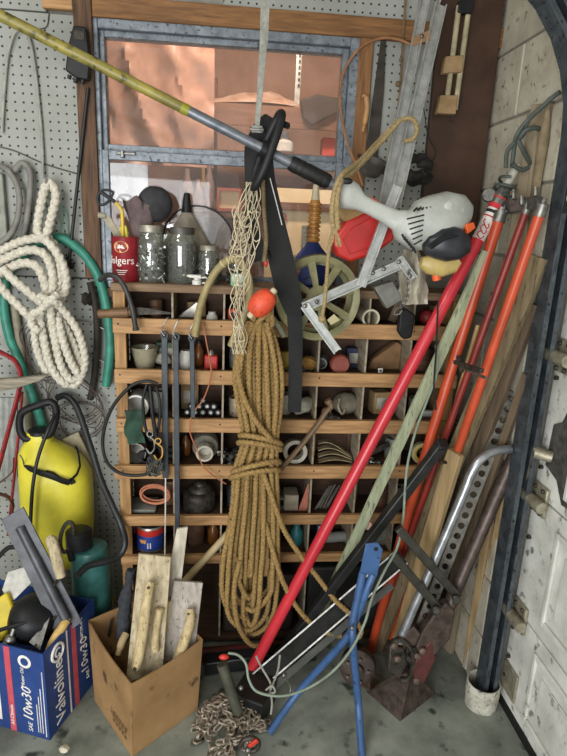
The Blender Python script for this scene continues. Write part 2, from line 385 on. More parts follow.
# ---------------------------------------------------------------- the room behind the window
brm = mat('pink_board', '#a98470', '#82604c', rough=.8, scale=4, bump=.1)
mb = MB(); mb.box(-1.9, -.93, 1.5, 1.55, 0, 2.7); mb.box(-.93, -.47, 1.5, 1.55, .4, 1.60); mb.box(-.93, -.47, 1.5, 1.55, 1.86, 2.7); mb.box(-.47, 2.2, 1.5, 1.55, .4, 2.7)
struct('wall_far', mb, brm, smooth=False)
struct('wall_far_left', MB().box(-1.95, -1.9, .1, 1.55, .4, 2.7), brm, smooth=False)
struct('wall_far_right', MB().box(2.2, 2.25, .1, 1.55, .4, 2.7), brm, smooth=False)
struct('ceiling_far', MB().box(-1.9, 2.2, .1, 1.55, 2.7, 2.75), brm, smooth=False)
# crinkled plastic sheet hanging close behind the upper left pane
gp = []
for i in range(61):
    r_ = []
    for j in range(46):
        q = V((-1.02+.95*i/60, .52, 1.72+.86*j/45)); k_ = V((q.x*5+q.z*2.4, q.z*1.6-q.x*1.1, 2))
        r_.append(q+V((0, .05*abs(noise.noise(k_*2.2))+.02*abs(noise.noise(k_*6)), 0)))
    gp.append(r_)
o = obj('plastic_sheet', MB().grid(gp, (0, .003, 0)), mat('pink_sheet', '#bd9480', '#94705c', rough=.38, scale=4, stretch=(1, 6, 1.6), bump=.3)); tag(o, 'crinkled pinkish plastic sheet hanging behind the upper window pane', 'sheet')
sm = mat('back_shelf_wood', '#7c5a47', '#573b2b', rough=.8, scale=6, stretch=(1, 10, 10))
sh = thing('back_shelf', 'brown wooden shelf rack seen through the upper window pane', 'shelf', (.2, .95, 0))
obj('shelf_board', MB().box(-.15, .75, .8, 1.15, 1.985, 2.01), sm, sh, smooth=False)
obj('shelf_front', MB().box(-.15, .75, .785, .7995, 1.93, 2.02), sm, sh, smooth=False)
obj('shelf_board', MB().box(-.15, .75, .8, 1.15, 1.80, 1.825), sm, sh, smooth=False)
for x in (-.13, .66):
    obj('post', MB().box(x, x+.06, 1.1505, 1.21, 0, 2.2), sm, sh, smooth=False)
gp = []
for i in range(19):
    r_ = []
    for j in range(9):
        u, v = i/18, j/8; hgt = (.02+.085*math.sin(PI*u)**.6*(.5+.5*u))*math.sin(PI*(.08+.84*v)); q = V((-.10+.42*u, .82+.28*v, 2.022+hgt))
        r_.append(q+noise.noise_vector(q*16)*.014*(1 if 0 < i < 18 and 0 < j < 8 else .05))
    gp.append(r_)
o = obj('plastic_sack', MB().grid(gp, (0, 0, -.006)), mat('crinkled_sack', '#c9ab97', '#94745f', rough=.3, scale=20, bump=.4)); tag(o, 'crumpled translucent plastic sack lying on the back room shelf', 'sack')
pts = [(300, 100), (318, 94), (345, 99), (350, 106), (312, 126), (303, 118)]
o = obj('shovel_blade', MB().prism([at(x, y, -.755) for x, y in pts], (0, .029, 0)), mat('dark_shovel_metal', '#2b2522', rough=.6), bevel=.008)  # dark brown is the blade's own colour
tag(o, 'dark rounded shovel blade hanging behind the window glass', 'shovel')
o = obj('slotted_strip', MB().bar(V((at(298, 90, -.9).x-.004, .9, 2.0105)), at(301, 20, -.9), .024, .008), alu); tag(o, 'pale slotted metal strip upright in the back room', 'strip')
for i in range(9):
    y = 36+i*6; obj('slot', MB().bar(at(298.5+(90-y)*.05, y, -.8915), at(298.4+(90-y)*.05, y+3, -.8915), .009, .003), black, o)
o = obj('white_jug', MB().lathe([(.03, 0), (.046, .012), (.048, .05), (.02, .08), (.018, .10)], Matrix.Translation((.25, .86, 1.8255)), 16), whitep); tag(o, 'pale round jug behind the black sling', 'jug')
o = obj('red_bin', MB().box(.43, .50, .85, .92, 1.8255, 1.91), mat('bright_red', '#c8402f', rough=.5), bevel=.006); tag(o, 'small red bin on the lower back room shelf', 'bin')
cb = mat('cream_board', '#e3cfa8', '#cdb48a', rough=.8, scale=5)
o = obj('cream_board', MB().box(.16, .62, .62, .635, 0, 1.66), cb, smooth=False); tag(o, 'cream board with a small red emblem behind the lower pane', 'board')
p = at(282, 217, -.615)
em = MB().tube([p+V((.017*math.cos(a), 0, .015*math.sin(a))) for a in [2*PI*i/14 for i in range(14)]], .004, 6, closed=True).tube([p+V((-.009, 0, -.004)), p+V((.01, 0, -.006)), p+V((.024, 0, -.012))], .004, 6)
obj('emblem', em, mat('emblem_red', '#b5584a', rough=.7), o)
o = obj('crossbar', MB().box(-.1, .62, .60, .618, 1.565, 1.60), sm, smooth=False); tag(o, 'dark wooden crossbar over the cream board', 'bar')
o = thing('back_bench', 'brown work bench behind the lower window pane', 'bench', (.25, .5, 0)); obj('bench_top', MB().box(-.15, .62, .42, .619, 1.13, 1.159), sm, o, smooth=False)
for x in (-.14, .58): obj('leg', MB().box(x, x+.03, .44, .47, 0, 1.1295), sm, o, smooth=False)
o = obj('grey_box', MB().box(.20, .305, .52, .61, 1.16, 1.375), mat('grey_card', '#6c6b62', rough=.8), bevel=.004); tag(o, 'grey box in front of the cream board', 'box')
for k, (x, h, r_, lab) in enumerate(((187, .17, .026, 'round shouldered bottle'), (198, .13, .022, 'squat bottle'), (209, .20, .020, 'slim tall bottle'))):
    q = at(x, 212, -.5); o = obj('bottle', MB().lathe([(r_, 0), (r_*1.05, h*.55), (r_*.5, h*.78), (r_*.42, h)], Matrix.Translation(q), 14), mat('smoky_bottle', '#8d766c', '#6c5850', rough=.3)); tag(o, lab+' on the ledge behind the lower pane', 'bottle')
q = at(199, 212, -.5); o = obj('ledge', MB().box(q.x-.09, q.x+.25, .42, .58, q.z-.02, q.z-.001).box(q.x-.085, q.x-.06, .55, .575, 0, q.z-.0201).box(q.x+.22, q.x+.245, .55, .575, 1.16, q.z-.0201), sm, smooth=False); tag(o, 'narrow wooden ledge behind the lower pane', 'ledge')
q = at(217, 211, -.5)
fr = MB(); fr.box(q.x, q.x+.10, .46, .49, q.z, q.z+.012); fr.box(q.x, q.x+.10, .46, .49, q.z+.08, q.z+.092); fr.box(q.x, q.x+.01, .46, .49, q.z+.012, q.z+.08); fr.box(q.x+.09, q.x+.10, .46, .49, q.z+.012, q.z+.08)
o = obj('picture_box', fr, mat('reddish_frame', '#a3553c', rough=.6), smooth=False); tag(o, 'small reddish wooden frame standing on the back ledge', 'frame')
obj('backing', MB().box(q.x+.01, q.x+.09, .478, .486, q.z+.012, q.z+.08), cb, o, smooth=False)
o = obj('brass_tube', MB().tube([at(203, 188, -.8), at(203, 165, -.8)], .010, 10), mat('brass', '#c79a52', rough=.4, metal=.5)); tag(o, 'short brass coloured tube hanging in the back room', 'tube')
# ================================================================ CUBBY SHELF UNDER THE WINDOW
SX0, SX1, SF, SB = -.352, .765, -.22, -.055        # left, right, front, back (y)
RZ = [1.182, 1.020, .857, .692, .513, .362]        # rail centres
RH = [.048, .046, .046, .046, .036, .032]
ST = [z+h/2-.012 for z, h in zip(RZ, RH)]          # shelf board tops
cubw = mat('shelf_inside_shade', '#523a28', '#38271a', rough=.75, scale=6, stretch=(1.2, 10, 10), bump=.15)  # inner boards coloured darker than the pine, cubby shade put into the wood
cub = thing('cubby_shelf', 'wide pine cubbyhole shelf under the window full of hardware', 'shelf', (.2, -.13, 0))
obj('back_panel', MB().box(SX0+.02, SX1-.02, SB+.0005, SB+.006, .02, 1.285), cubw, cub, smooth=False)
obj('top_board', MB().box(SX0-.004, SX1+.004, SF-.006, SB+.008, 1.287, 1.312), mat('grey_weathered_top', '#8d7358', '#5e4a38', rough=.8, scale=6, stretch=(1, 12, 12), bump=.25), cub, bevel=.003)
for x in (SX0, SX1-.018):
    obj('side_panel', MB().box(x, x+.018, SF+.02, SB-.0005, 0, 1.2865), woodz, cub, bevel=.002)
for x in (SX0, SX1-.036):
    obj('stile', MB().box(x, x+.036, SF+.004, SF+.0195, 0, 1.2865), woodz, cub, bevel=.002)
for z, h, t in zip(RZ, RH, ST):
    obj('front_rail', MB().box(SX0-(.012 if z == RZ[3] else 0), SX1, SF-.014, SF+.0035, z-h/2, z+h/2), wood, cub, bevel=.002)
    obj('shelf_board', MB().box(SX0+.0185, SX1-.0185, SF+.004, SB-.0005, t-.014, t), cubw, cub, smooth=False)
DX = [-.172, -.012, .142, .297, .454, .602]
tops = [1.2868]+[t-.0142 for t in ST]; bots = ST+[.03]
for r_ in range(7):
    for x in DX:
        if r_ == 6 and x not in (-.012, .297): continue
        obj('divider', MB().box(x-.003, x+.003, SF+.006, SB-.001, bots[r_]+.0003, tops[r_]), ply, cub, smooth=False)
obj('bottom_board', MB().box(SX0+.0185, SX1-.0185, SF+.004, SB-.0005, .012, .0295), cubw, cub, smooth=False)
nail = mesh_of('nail', MB().ball((0, 0, 0), .003, 8, (1, .5, 1)), iron)
for z in RZ[:4]:
    for x in (-.335, -.02, .30, .60): inst('nail', nail, Matrix.Translation((x, SF-.0145, z+.006)), cub)

def cell(px, row, d=.14):                          # a point on the shelf floor of that row, under pixel column px
    t = ST[row]; a = at(px, 400, d); y = 400
    for _ in range(4):
        a = at(px, y, d); y += (a.z-t)/mm(d)
    return V((a.x, -d, t+.0004))
def one(name, mb, m, label, cat, group=None, **k): return tag(obj(name, mb, m, **k), label, cat, group)
T = Matrix.Translation
yel = mat('yellow_plastic', '#d9b93a', '#b8972a', rough=.45, bump=.03)
redp = mat('red_plastic', '#c23329', '#a32720', rough=.42, bump=.04)
orange = mat('orange_paint', '#e2642f', '#c14d22', rough=.4, bump=.05)
tin = mat('tin', '#b0aca2', '#85817a', rough=.35, metal=.7, bump=.08)
greyp = mat('grey_plastic', '#8d8e88', '#6d6e69', rough=.5, bump=.05)
clearg = glass('clear_glass', (.86, .9, .86, 1), dust=.07, dustcol='#cfd3c8', gloss=.3)
copper = mat('orange_wire', '#b96f45', '#8f5233', rough=.5)
# ---- row 0
p = cell(139, 0, .17)
t = thing('wire_spool', 'small yellow spool in the top left cubby', 'spool', p)
obj('core', MB().lathe([(.010, .004), (.010, .030)], T(p), 14), black, t); 
for h in (0, .031): obj('flange', MB().lathe([(.016, h), (.016, h+.004)], T(p), 16), yel, t)
a, b, c = at(98, 314, .255), at(131, 312, .25), at(171, 313, .25)
t = thing('drawknife_tool', 'old tool with brown wooden handle lying across the top cubby rail', 'tool', b)
obj('handle', MB().tube(curve([a, a.lerp(b, .25), a.lerp(b, .8), b]), [.011]*2+[.0135]*8+[.015]*10+[.012]*5, 12), mat('dark_handle_wood', '#7a5a3c', '#54402a', rough=.6, scale=9, stretch=(1, 8, 8)), t)
obj('blade', MB().prism([b+V((-.005, 0, .016)), b+V((.045, 0, .014)), c+V((0, 0, .002)), c+V((0, 0, -.004)), b+V((-.005, 0, -.010))], (0, .004, 0)), iron, t, bevel=.001)
p = cell(190, 0, .13)
one('steel_angle', MB().prism([p+V((-.045, 0, 0)), p+V((.02, 0, .055)), p+V((.045, 0, .045)), p+V((.02, 0, .0))], (0, .05, 0)), tin, 'grey folded metal piece in the second top cubby', 'bracket', bevel=.003)
p = cell(212, 0, .15)
one('screw_cap', MB().lathe([(.018, 0), (.018, .012), (.012, .020), (.012, .026)], T(p), 16), whitep, 'small white cap beside the folded metal piece', 'cap')
p = cell(234, 0, .17)
t = thing('tape_measure', 'orange red tape measure in a top row cubby', 'tape measure', p)
obj('case', MB().box(p.x-.021, p.x+.021, p.y-.014, p.y+.014, p.z, p.z+.042), mat('tape_red', '#d0482c', '#b23a22', rough=.45), t, bevel=.006)
obj('face_disc', MB().lathe([(.013, 0), (.012, .004)], frame(p+V((0, -.0145, .021)), (0, -1, 0)), 18), blackp, t)
p = cell(367, 0, .17)
one('pipe_offcut', MB().lathe([(.0225, .11), (.0225, 0), (.029, 0), (.029, .12)], frame(p+V((0, -.045, .0295)), (0, 1, 0)), 24), mat('cream_pvc', '#cfc8b0', '#ada488', rough=.5), 'short cream plastic pipe lying with its open end out', 'pipe')
p = cell(426, 0, .15)
one('red_ball', MB().ball(p+V((0, 0, .027)), .027, 18), mat('dull_red', '#8e2c2c', rough=.5), 'dull red ball in a top cubby behind the red pole', 'ball')
p = cell(395, 0, .12)
one('brown_scraper', MB().boxm(frame(p+V((0, 0, .042)), (.35, 0, 1)), .03, .012, .08), mat('worn_hide', '#6d5a44', rough=.7), 'brown flat scraper leaning in a top cubby', 'scraper', bevel=.004)
# ---- row 1
p = cell(145, 1, .15)
one('measuring_cup', MB().lathe([(.030, 0), (.044, .065), (.047, .066), (.046, .069), (.0415, .066), (.028, .004), (.001, .004)], T(p), 22), glass('cloudy_plastic', (.8, .8, .72, 1), dust=.35, dustcol='#b3ab92', gloss=.2), 'cloudy tapered plastic cup in a left cubby', 'cup')
p = cell(186, 1, .16)
one('white_jar', MB().lathe([(.02, 0), (.0215, .004), (.0215, .05), (.018, .056), (.018, .062)], T(p), 20), whitep, 'small white jar with rounded shoulders behind the hanging straps', 'jar')
p = cell(163, 1, .13)
one('rag', MB().ball(p+V((0, 0, .022)), .026, 12, (1.1, .8, .8)).jitter(.008, 40), mat('pale_rag', '#b4b0a0', '#8b8876', rough=.9, bump=.4), 'crumpled pale rag between the cup and white jar', 'rag')
p = cell(211, 1, .16)
t = thing('chalk_box', 'orange red plastic chalk line box with a string', 'chalk line', p)
obj('case', MB().box(p.x-.022, p.x+.022, p.y-.014, p.y+.014, p.z, p.z+.048), redp, t, bevel=.005)
obj('cap', MB().lathe([(.012, .0485), (.009, .058), (.003, .066)], T(p), 12), tin, t)
p = cell(309, 1, .16)
tw = MB()
for k in range(5):
    M = T(p+V((0, 0, .027))) @ Matrix.Rotation(k*.63, 4, 'Z') @ Matrix.Rotation(.8, 4, 'X')
    tw.tube([M @ V((.022*math.cos(a), .022*math.sin(a), 0)) for a in [2*PI*i/20 for i in range(20)]], .0055, 7, closed=True)
one('twine_ball', tw, mat('twine', '#b98f4a', '#8a6730', rough=.9), 'golden ball of twine in a cubby left of the red knob', 'twine')
p = cell(338, 1, .17)
one('round_lid', MB().lathe([(.001, 0), (.031, 0), (.033, .004), (.033, .03), (.028, .036), (.001, .036)], frame(p+V((0, .0, .0335)), (0, -1, 0)), 26), mat('terracotta_lid', '#8f4a3a', '#6e352a', rough=.6), 'round terracotta coloured lid standing on edge below the reel', 'lid')
p = cell(386, 1, .13)
one('paper_cone', MB().prism([p+V((-.065, 0, 0)), p+V((-.05, 0, .035)), p+V((.03, 0, .10)), p+V((.05, 0, .09)), p+V((.05, 0, 0))], (0, .045, 0)), mat('brown_paper', '#8a6a48', '#6a4e33', rough=.85, bump=.3), 'folded brown paper bag in a cubby behind the red pole', 'paper bag', bevel=.006)
p = cell(380, 1, .195)
t = one('small_tag', MB().box(p.x-.008, p.x+.008, p.y-.002, p.y, p.z, p.z+.022), whitep, 'tiny white tag with a dark hole by the brown paper bag', 'tag', bevel=.001)
obj('hole', MB().ball(p+V((0, -.003, .014)), .004, 8), black, t)
p = cell(284, 1, .13)
one('yellow_tin', MB().lathe([(.03, 0), (.032, .003), (.032, .06), (.029, .064)], T(p), 20), mat('dull_yellow', '#a89038', rough=.5), 'dull yellow tin behind the black sling', 'tin')
# ---- row 2
p = cell(138, 2, .165)
t = thing('open_tin', 'white rimmed tin lying open end out with a green rag', 'tin', p)
obj('tin_wall', MB().lathe([(.034, .075), (.034, 0), (.040, 0), (.040, .08)], frame(p+V((0, -.035, .0405)), (0, 1, 0)), 26), whitep, t)
g = [[V((p.x-.028+.056*i/6+.006*math.sin(j), p.y-.078-.006*math.sin(j*.8+i), p.z+.045-.112*j/8)) for i in range(7)] for j in range(9)]
one('green_rag', MB().grid(g, (0, -.006, 0)).jitter(.003, 50), mat('green_cloth', '#33503f', '#20352a', rough=.9, bump=.4), 'dark green rag hanging over the cubby rail from the open tin', 'rag')
for k, (dx, dz, r_) in enumerate(((-.052, 0, .014), (-.026, 0, .014), (0, 0, .014), (.026, 0, .014), (.05, 0, .013), (-.038, .022, .013), (-.012, .022, .013), (.014, .022, .013), (.036, .021, .012), (0, .042, .012))):
    p = cell(203, 2, .17)+V((dx, 0, dz))
    t = thing('plastic_bung', 'black plastic bung in a pile in the cubby beside the copper wire', 'bung', p, 'black bungs piled in one cubby')
    obj('body', MB().lathe([(.007, 0), (.010, .006), (.0125, .014), (.0125, .02), (.009, .024)], frame(p+V((0, .01, .0135)), (0, -1, .2)), 12), black, t)
    obj('nut', MB().lathe([(.0055, .0245), (.0055, .028)], frame(p+V((0, .01, .0135)), (0, -1, .2)), 6), steel, t)
p = cell(237, 2, .15)
one('paint_tin', MB().lathe([(.027, 0), (.028, .003), (.028, .064), (.026, .064), (.025, .058), (.001, .058)], T(p), 22), mat('old_tin', '#b5a892', '#7d6a54', rough=.5, metal=.4, dirt=.2), 'small dented tin can beside the coiled rope', 'can')
p = cell(301, 2, .14)
one('white_bundle', MB().ball(p+V((0, 0, .033)), .036, 14, (1.2, .9, .9)).jitter(.012, 30), mat('dusty_cloth', '#bdb8a6', '#8a8673', rough=.9, bump=.4), 'dusty white cloth bundle in a cubby behind the sling', 'cloth')
p = cell(345, 2, .13)
t = thing('respirator', 'grey dust mask with a hanging strap in a middle cubby', 'mask', p)
obj('cup', MB().ball(p+V((0, 0, .04)), .042, 18, (1.15, .8, .95)), mat('mask_grey', '#77725f', '#5a5648', rough=.8), t)
obj('strap', MB().tube(curve([p+V((-.03, -.03, .065)), p+V((-.035, -.045, .04)), p+V((-.02, -.045, .015)), p+V((-.01, -.04, .03))]), .004, 6), ply, t)
p = cell(389, 2, .13)
one('glass_block', MB().ball(p+V((0, 0, .03)), .031, 14, (1, .8, .95)), greyp, 'grey rounded object in a cubby behind the pale strip', 'knob')
p = cell(430, 2, .14)
one('white_bracket', MB().box(p.x-.03, p.x+.03, p.y-.01, p.y+.01, p.z, p.z+.02).box(p.x+.014, p.x+.03, p.y-.01, p.y+.01, p.z+.0201, p.z+.06), mat('pale_bracket', '#b8b8b0', rough=.5), 'pale L shaped bracket in a right hand cubby', 'bracket', bevel=.002)
# ---- row 3
p = cell(137, 3, .15)
t = thing('pipe_cup', 'grey metal cup lying on its side in a left cubby', 'cup', p)
obj('cup_wall', MB().lathe([(.030, 0), (.036, .07), (.033, .07), (.028, .004), (.001, .004)], frame(p+V((0, .035, .0365)), (0, -1, -.0)), 24), tin, t)
for k in range(3):
    obj('coil', MB().tube([p+V((.02*math.cos(a)+.03+k*.006, -.045-.004*k, .03+.02*math.sin(a))) for a in [2*PI*i/16 for i in range(16)]], .003, 6, closed=True), black, t)
p = cell(205, 3, .16)
t = thing('pipe_reducer', 'grey stepped pipe fitting with its hole facing out', 'pipe fitting', p)
M = frame(p+V((0, .06, .046)), (.0, -1, -.02))
obj('flange', MB().lathe([(.022, 0), (.045, 0), (.046, .04), (.043, .05), (.030, .058), (.026, .066), (.026, .075)], M, 28, caps=False), mat('fitting_grey', '#8c8777', '#6b6658', rough=.55), t)
obj('nozzle', MB().lathe([(.029, .068), (.029, .105), (.022, .105), (.022, .0), (.001, -.03)], M @ T((0, 0, 0)), 24), mat('pale_fitting', '#b9b4a4', '#918c7c', rough=.5), t)
p = cell(172, 3, .15)
for k in range(4):
    q = p+V((-.01+.02*(k % 2), .01*k-.01, .012+.018*(k//2))); one('dark_fitting', MB().lathe([(.012, 0), (.012, .012), (.016, .012), (.016, .024), (.010, .024)], frame(q+V((0, 0, .0045)), (1, -.3*k, 0)), 8), black, 'dark elbow fitting piled beside the stepped pipe fitting', 'fitting', 'dark pipe fittings in one cubby')
boltme = mesh_of('bolt_body', MB().lathe([(.004, 0), (.004, .024)], n=8).lathe([(.0075, .0245), (.0075, .03)], n=6), steel)
p = cell(232, 3, .16)
for k in range(22):
    q = p+V((random.uniform(-.034, .034), random.uniform(-.03, .03), .009+.0075*(k//5)))
    o = bpy.data.objects.new('bolt', boltme); COL.objects.link(o); o.matrix_world = frame(q, (random.uniform(-1, 1), random.uniform(-1, 1), random.uniform(-.15, .15)))
    tag(o, 'loose steel bolt in the heap beside the coiled rope', 'bolt', 'steel bolts heaped in a cubby')
p = cell(294, 3, .17)
one('tape_roll', MB().lathe([(.041, 0), (.041, .045), (.028, .045), (.028, 0), (.041, 0)], frame(p+V((0, .02, .0415)), (0, -1, .12)), 30, caps=False), mat('white_tape', '#c9c4b4', '#a29c8b', rough=.6), 'white roll of tape on edge under the axe handle', 'tape roll')
p = cell(334, 3, .16)
for k in range(4):
    g = [[V((p.x-.06+.12*i/7, p.y-.03+.03*j/3+.01*k, p.z+.004+.012*k+.028*math.sin(PI*i/7+.3*k)*(.4+.2*k))) for i in range(8)] for j in range(4)]
    one('leather_scrap', MB().grid(g, (0, 0, .003)), mat('tan_leather', '#a89878', '#7c6c4e', rough=.8, bump=.2), 'curled tan leather scrap stacked in a lower middle cubby', 'leather scrap', 'curled leather scraps')
p = cell(375, 3, .14)
one('flat_file', MB().boxm(frame(p+V((0, 0, .032)), (1, 0, .55)), .02, .006, .11), iron, 'dark flat file leaning in a cubby behind the red pole', 'file', bevel=.001)
p = cell(421, 3, .18)
t = thing('caster_wheel', 'small yellow rimmed wheel with spokes in a right cubby', 'wheel', p)
M = frame(p+V((0, 0, .0405)), (0, -1, 0))
obj('tyre', MB().lathe([(.031, -.012), (.04, -.010), (.04, .010), (.031, .012), (.031, -.012)], M, 28, caps=False), mat('dull_cream', '#b8ab7c', rough=.6), t)
obj('rim', MB().lathe([(.024, -.008), (.0305, -.009), (.0305, .009), (.024, .008), (.024, -.008)], M, 28, caps=False), yel, t)
sp = MB()
for k in range(6): sp.bar(M @ V((0, 0, 0)), M @ V((.026*math.cos(k*PI/3), .026*math.sin(k*PI/3), 0)), .006, .006)
obj('spokes', sp, black, t); obj('hub', MB().lathe([(.009, -.01), (.009, .012)], M, 14), tin, t)
# ---- row 4
p = cell(143, 4, .14)
one('grey_pad', MB().box(p.x-.045, p.x+.05, p.y-.05, p.y+.05, p.z, p.z+.012), greyp, 'flat grey pad under the orange cord coil', 'pad', bevel=.003)
p = cell(156, 4, .16)+V((0, 0, .050))
co = []
for i in range(220):
    a = i*2*PI/22; r_ = .042+.012*noise.noise(V((i*.07, 0, 0))); co.append(p+V((r_*1.15*math.cos(a), -.012+.006*noise.noise(V((0, i*.05, 3)))+.0001*i, .006+r_*.8*math.sin(a)+.012*noise.noise(V((i*.05, 5, 0))))))
one('cord_coil', MB().tube(co, .0026, 6), mat('salmon_cord', '#d08a66', '#a9684a', rough=.6), 'coil of thin salmon orange cord in a lower left cubby', 'cord')
p = cell(199, 4, .155)
t = thing('cast_pot', 'dark cast iron pot with domed lid in a lower cubby', 'pot', p)
obj('body', MB().lathe([(.052, 0), (.056, .008), (.056, .062), (.050, .068), (.03, .072), (.001, .072)], T(p), 28), iron, t)
obj('lid', MB().lathe([(.040, .0725), (.037, .082), (.022, .092), (.020, .10), (.012, .106), (.001, .106)], T(p+V((.004, 0, 0))), 24), iron, t)
p = cell(236, 4, .14)
one('dark_jar', MB().lathe([(.03, 0), (.033, .004), (.033, .07), (.026, .08), (.026, .09)], T(p), 20), mat('dark_bluish', '#3b4148', rough=.4), 'dark bluish jar behind the coiled rope', 'jar')
p = cell(297, 4, .15)
t = thing('carton', 'torn red and cream carton in a lower middle cubby', 'carton', p)
obj('box', MB().box(p.x-.05, p.x+.0, p.y-.03, p.y+.04, p.z, p.z+.06), mat('cream_carton', '#b6ab97', '#8c7f6c', rough=.8), t, bevel=.002)
obj('flap', MB().prism([p+V((.0005, -.03, 0)), p+V((.03, -.03, .0)), p+V((.045, -.03, .10)), p+V((.03, -.03, .105))], (0, .004, 0)), mat('salmon_card', '#c9806a', '#a5644f', rough=.8), t)
for k in range(9):
    p = cell(329, 4, .16)+V((-.035+.009*k, 0.004*(k % 3), .012+.004*(k % 2)))
    one('steel_rod', MB().tube([p+V((-.02, -.03, .0)), p+V((.03, .03, .05+.004*(k % 4)))], .0032, 7), tin, 'thin steel rod in the bundle behind the red pole', 'rod', 'steel rods bundled in one cubby')
# ---- row 5
p = cell(151, 5, .15)
t = thing('paint_can', 'paint can with blue label and red band in the low left cubby', 'can', p)
obj('wall', MB().lathe([(.046, 0), (.048, .003), (.048, .092), (.046, .095), (.042, .095), (.041, .09), (.001, .09)], T(p), 28), tin, t)
obj('label', MB().lathe([(.0484, .010), (.0488, .012), (.0488, .062), (.0484, .064)], T(p), 28, caps=False), mat('blue_label', '#243f8c', '#1a2f6b', rough=.5), t)
obj('red_band', MB().lathe([(.0484, .064), (.0489, .065), (.0489, .086), (.0484, .088)], T(p), 28, caps=False), redp, t)
def canbend(R_, c, a0, z0): return lambda x, y, z: V((c.x+(R_+z)*math.sin(x/R_+a0), c.y-(R_+z)*math.cos(x/R_+a0), c.z+z0+y))
bd_ = canbend(.0489, p, -.45, .045)
obj('label_mark', MB().tube([bd_(-.012+.024*i/16, .007*math.sin(i*1.3), .0) for i in range(17)], .0025, 5), mat('label_yellow', '#d9a15a', rough=.5), t)
bd_ = canbend(.0489, p, .0, .030)
for x in (-.004, .005): obj('label_mark', MB().add([bd_(x-.002, -.011, .0004), bd_(x+.002, -.011, .0004), bd_(x+.002, .011, .0004), bd_(x-.002, .011, .0004)], [[0, 1, 2, 3]]), whitep, t, smooth=False)
p = cell(336, 5, .14)
one('grey_tube', MB().lathe([(.02, 0), (.02, .11), (.016, .11), (.016, .01)], frame(p+V((-.05, 0, .0205)), (1, .1, 0)), 18), greyp, 'grey tube lying in the lowest middle cubby', 'tube')
p = cell(296, 5, .14)
one('teal_bottle', MB().lathe([(.022, 0), (.024, .004), (.024, .05), (.012, .07), (.012, .085)], T(p), 18), mat('teal_plastic', '#2e6f72', rough=.4), 'small teal bottle in the lowest middle cubby', 'bottle')

# ---------------------------------------------------------------- standing on the shelf top
TOPZ = 1.3124
def ontop(px, d): 
    a = at(px, 281, d); return V((a.x, -d, TOPZ))
# coffee can with tools in it
p = ontop(126.5, .165)
cr = .0415
can = thing('coffee_can', 'red coffee tin with a white name beside the window', 'can', p)
cz0 = p.z
redcan = mat('coffee_red', '#8f1f27', '#6f161d', rough=.35, bump=.03)
obj('can_wall', MB().lathe([(cr-.002, 0), (cr, .003), (cr, .132), (cr+.0015, .135), (cr-.0015, .135), (cr-.003, .13), (cr-.003, .006), (.001, .006)], T(p), 36), redcan, can)
lw_ = mat('lettering_white', '#e6e2da', rough=.5)
obj('lettering', text('Folgers', .033, None, canbend(cr+.0004, p, -.30, .064), sx=.95), lw_, can)
# small mountain emblem in an oval
em = MB(); 
def cyl(p, R_, x, z, o=.0006): a = x/R_-.18; return V((p.x+(R_+o)*math.sin(a), p.y-(R_+o)*math.cos(a), p.z+z))
em.add([cyl(p, cr, .023*math.cos(a), .105+.017*math.sin(a)) for a in [2*PI*i/20 for i in range(20)]], [list(range(20))])
e1 = obj('emblem', em, mat('emblem_gold', '#d9b37a', rough=.5), can)
obj('emblem_picture', MB().add([cyl(p, cr, .017*math.cos(a), .107+.011*math.sin(a), .0011) for a in [2*PI*i/16 for i in range(16)]], [list(range(16))]), mat('emblem_dark', '#a8392f', rough=.5), e1)
obj('emblem_peak', MB().add([cyl(p, cr, -.012, .100, .0016), cyl(p, cr, .013, .100, .0016), cyl(p, cr, .004, .112, .0016), cyl(p, cr, .0, .109, .0016), cyl(p, cr, -.004, .113, .0016)], [[0, 1, 2, 3, 4]]), lw_, e1)
for k in range(3): obj('small_print', MB().grid([[cyl(p, cr, (-.018+.004*k)*(1-i/5), .034-.006*k+z) for z in (0, .0022)] for i in range(11)]), lw_, can, smooth=False)
# jars
jarlid = mat('jar_lid', '#a9a596', '#7e7a6c', rough=.45, metal=.5, bump=.1, scale=50)
def jar(px, d, r_, h, label, fill, fm, n, big, lidm=jarlid):
    p = ontop(px, d)
    t = thing('glass_jar', label, 'jar', p)
    prof = [(.001, 0), (r_*.9, 0), (r_, .006), (r_, h*.72), (r_*.93, h*.80), (r_*.78, h*.86), (r_*.78, h*.90)]
    obj('glass', MB().lathe(prof, T(p), 30, caps=False), clearg, t)
    obj('lid', MB().lathe([(r_*.80, h*.875), (r_*.84, h*.88), (r_*.84, h*.985), (r_*.81, h), (.001, h)], T(p), 30), lidm, t)
    rr = random.Random(n)
    c = MB()
    for k in range(n):                              # the hardware inside, too small to pick apart
        a = rr.uniform(0, 2*PI); q = r_*.84*math.sqrt(rr.uniform(.25, 1)); z = rr.uniform(.012, fill*h)
        M = frame(p+V((q*math.cos(a), q*math.sin(a), z)), (rr.uniform(-1, 1), rr.uniform(-1, 1), rr.uniform(-1, 1)))
        if big: c.lathe([(.0085, -.003), (.0085, .003), (.0045, .003), (.0045, -.003), (.0085, -.003)], M, 8, caps=False)
        else: c.lathe([(.0028, -.014), (.0028, .010)], M, 6).lathe([(.006, .0101), (.006, .014)], M, 6)
    o = obj('contents', c, fm, t); o['kind'] = 'stuff'
    return t
shiny = mat('zinc_hardware', '#b9b9b2', '#5f5f59', rough=.3, metal=.85, scale=90)
darkhw = mat('dark_hardware', '#6d6b64', '#37352f', rough=.35, metal=.8, scale=90)
jar(152, .172, .042, .172, 'tall glass jar of shiny bolts beside the coffee tin', .62, shiny, 330, False)
jar(182.5, .168, .046, .170, 'tall glass jar of dark nuts in front of the funnel', .68, darkhw, 300, True, mat('dark_lid', '#55534c', rough=.45, metal=.4))
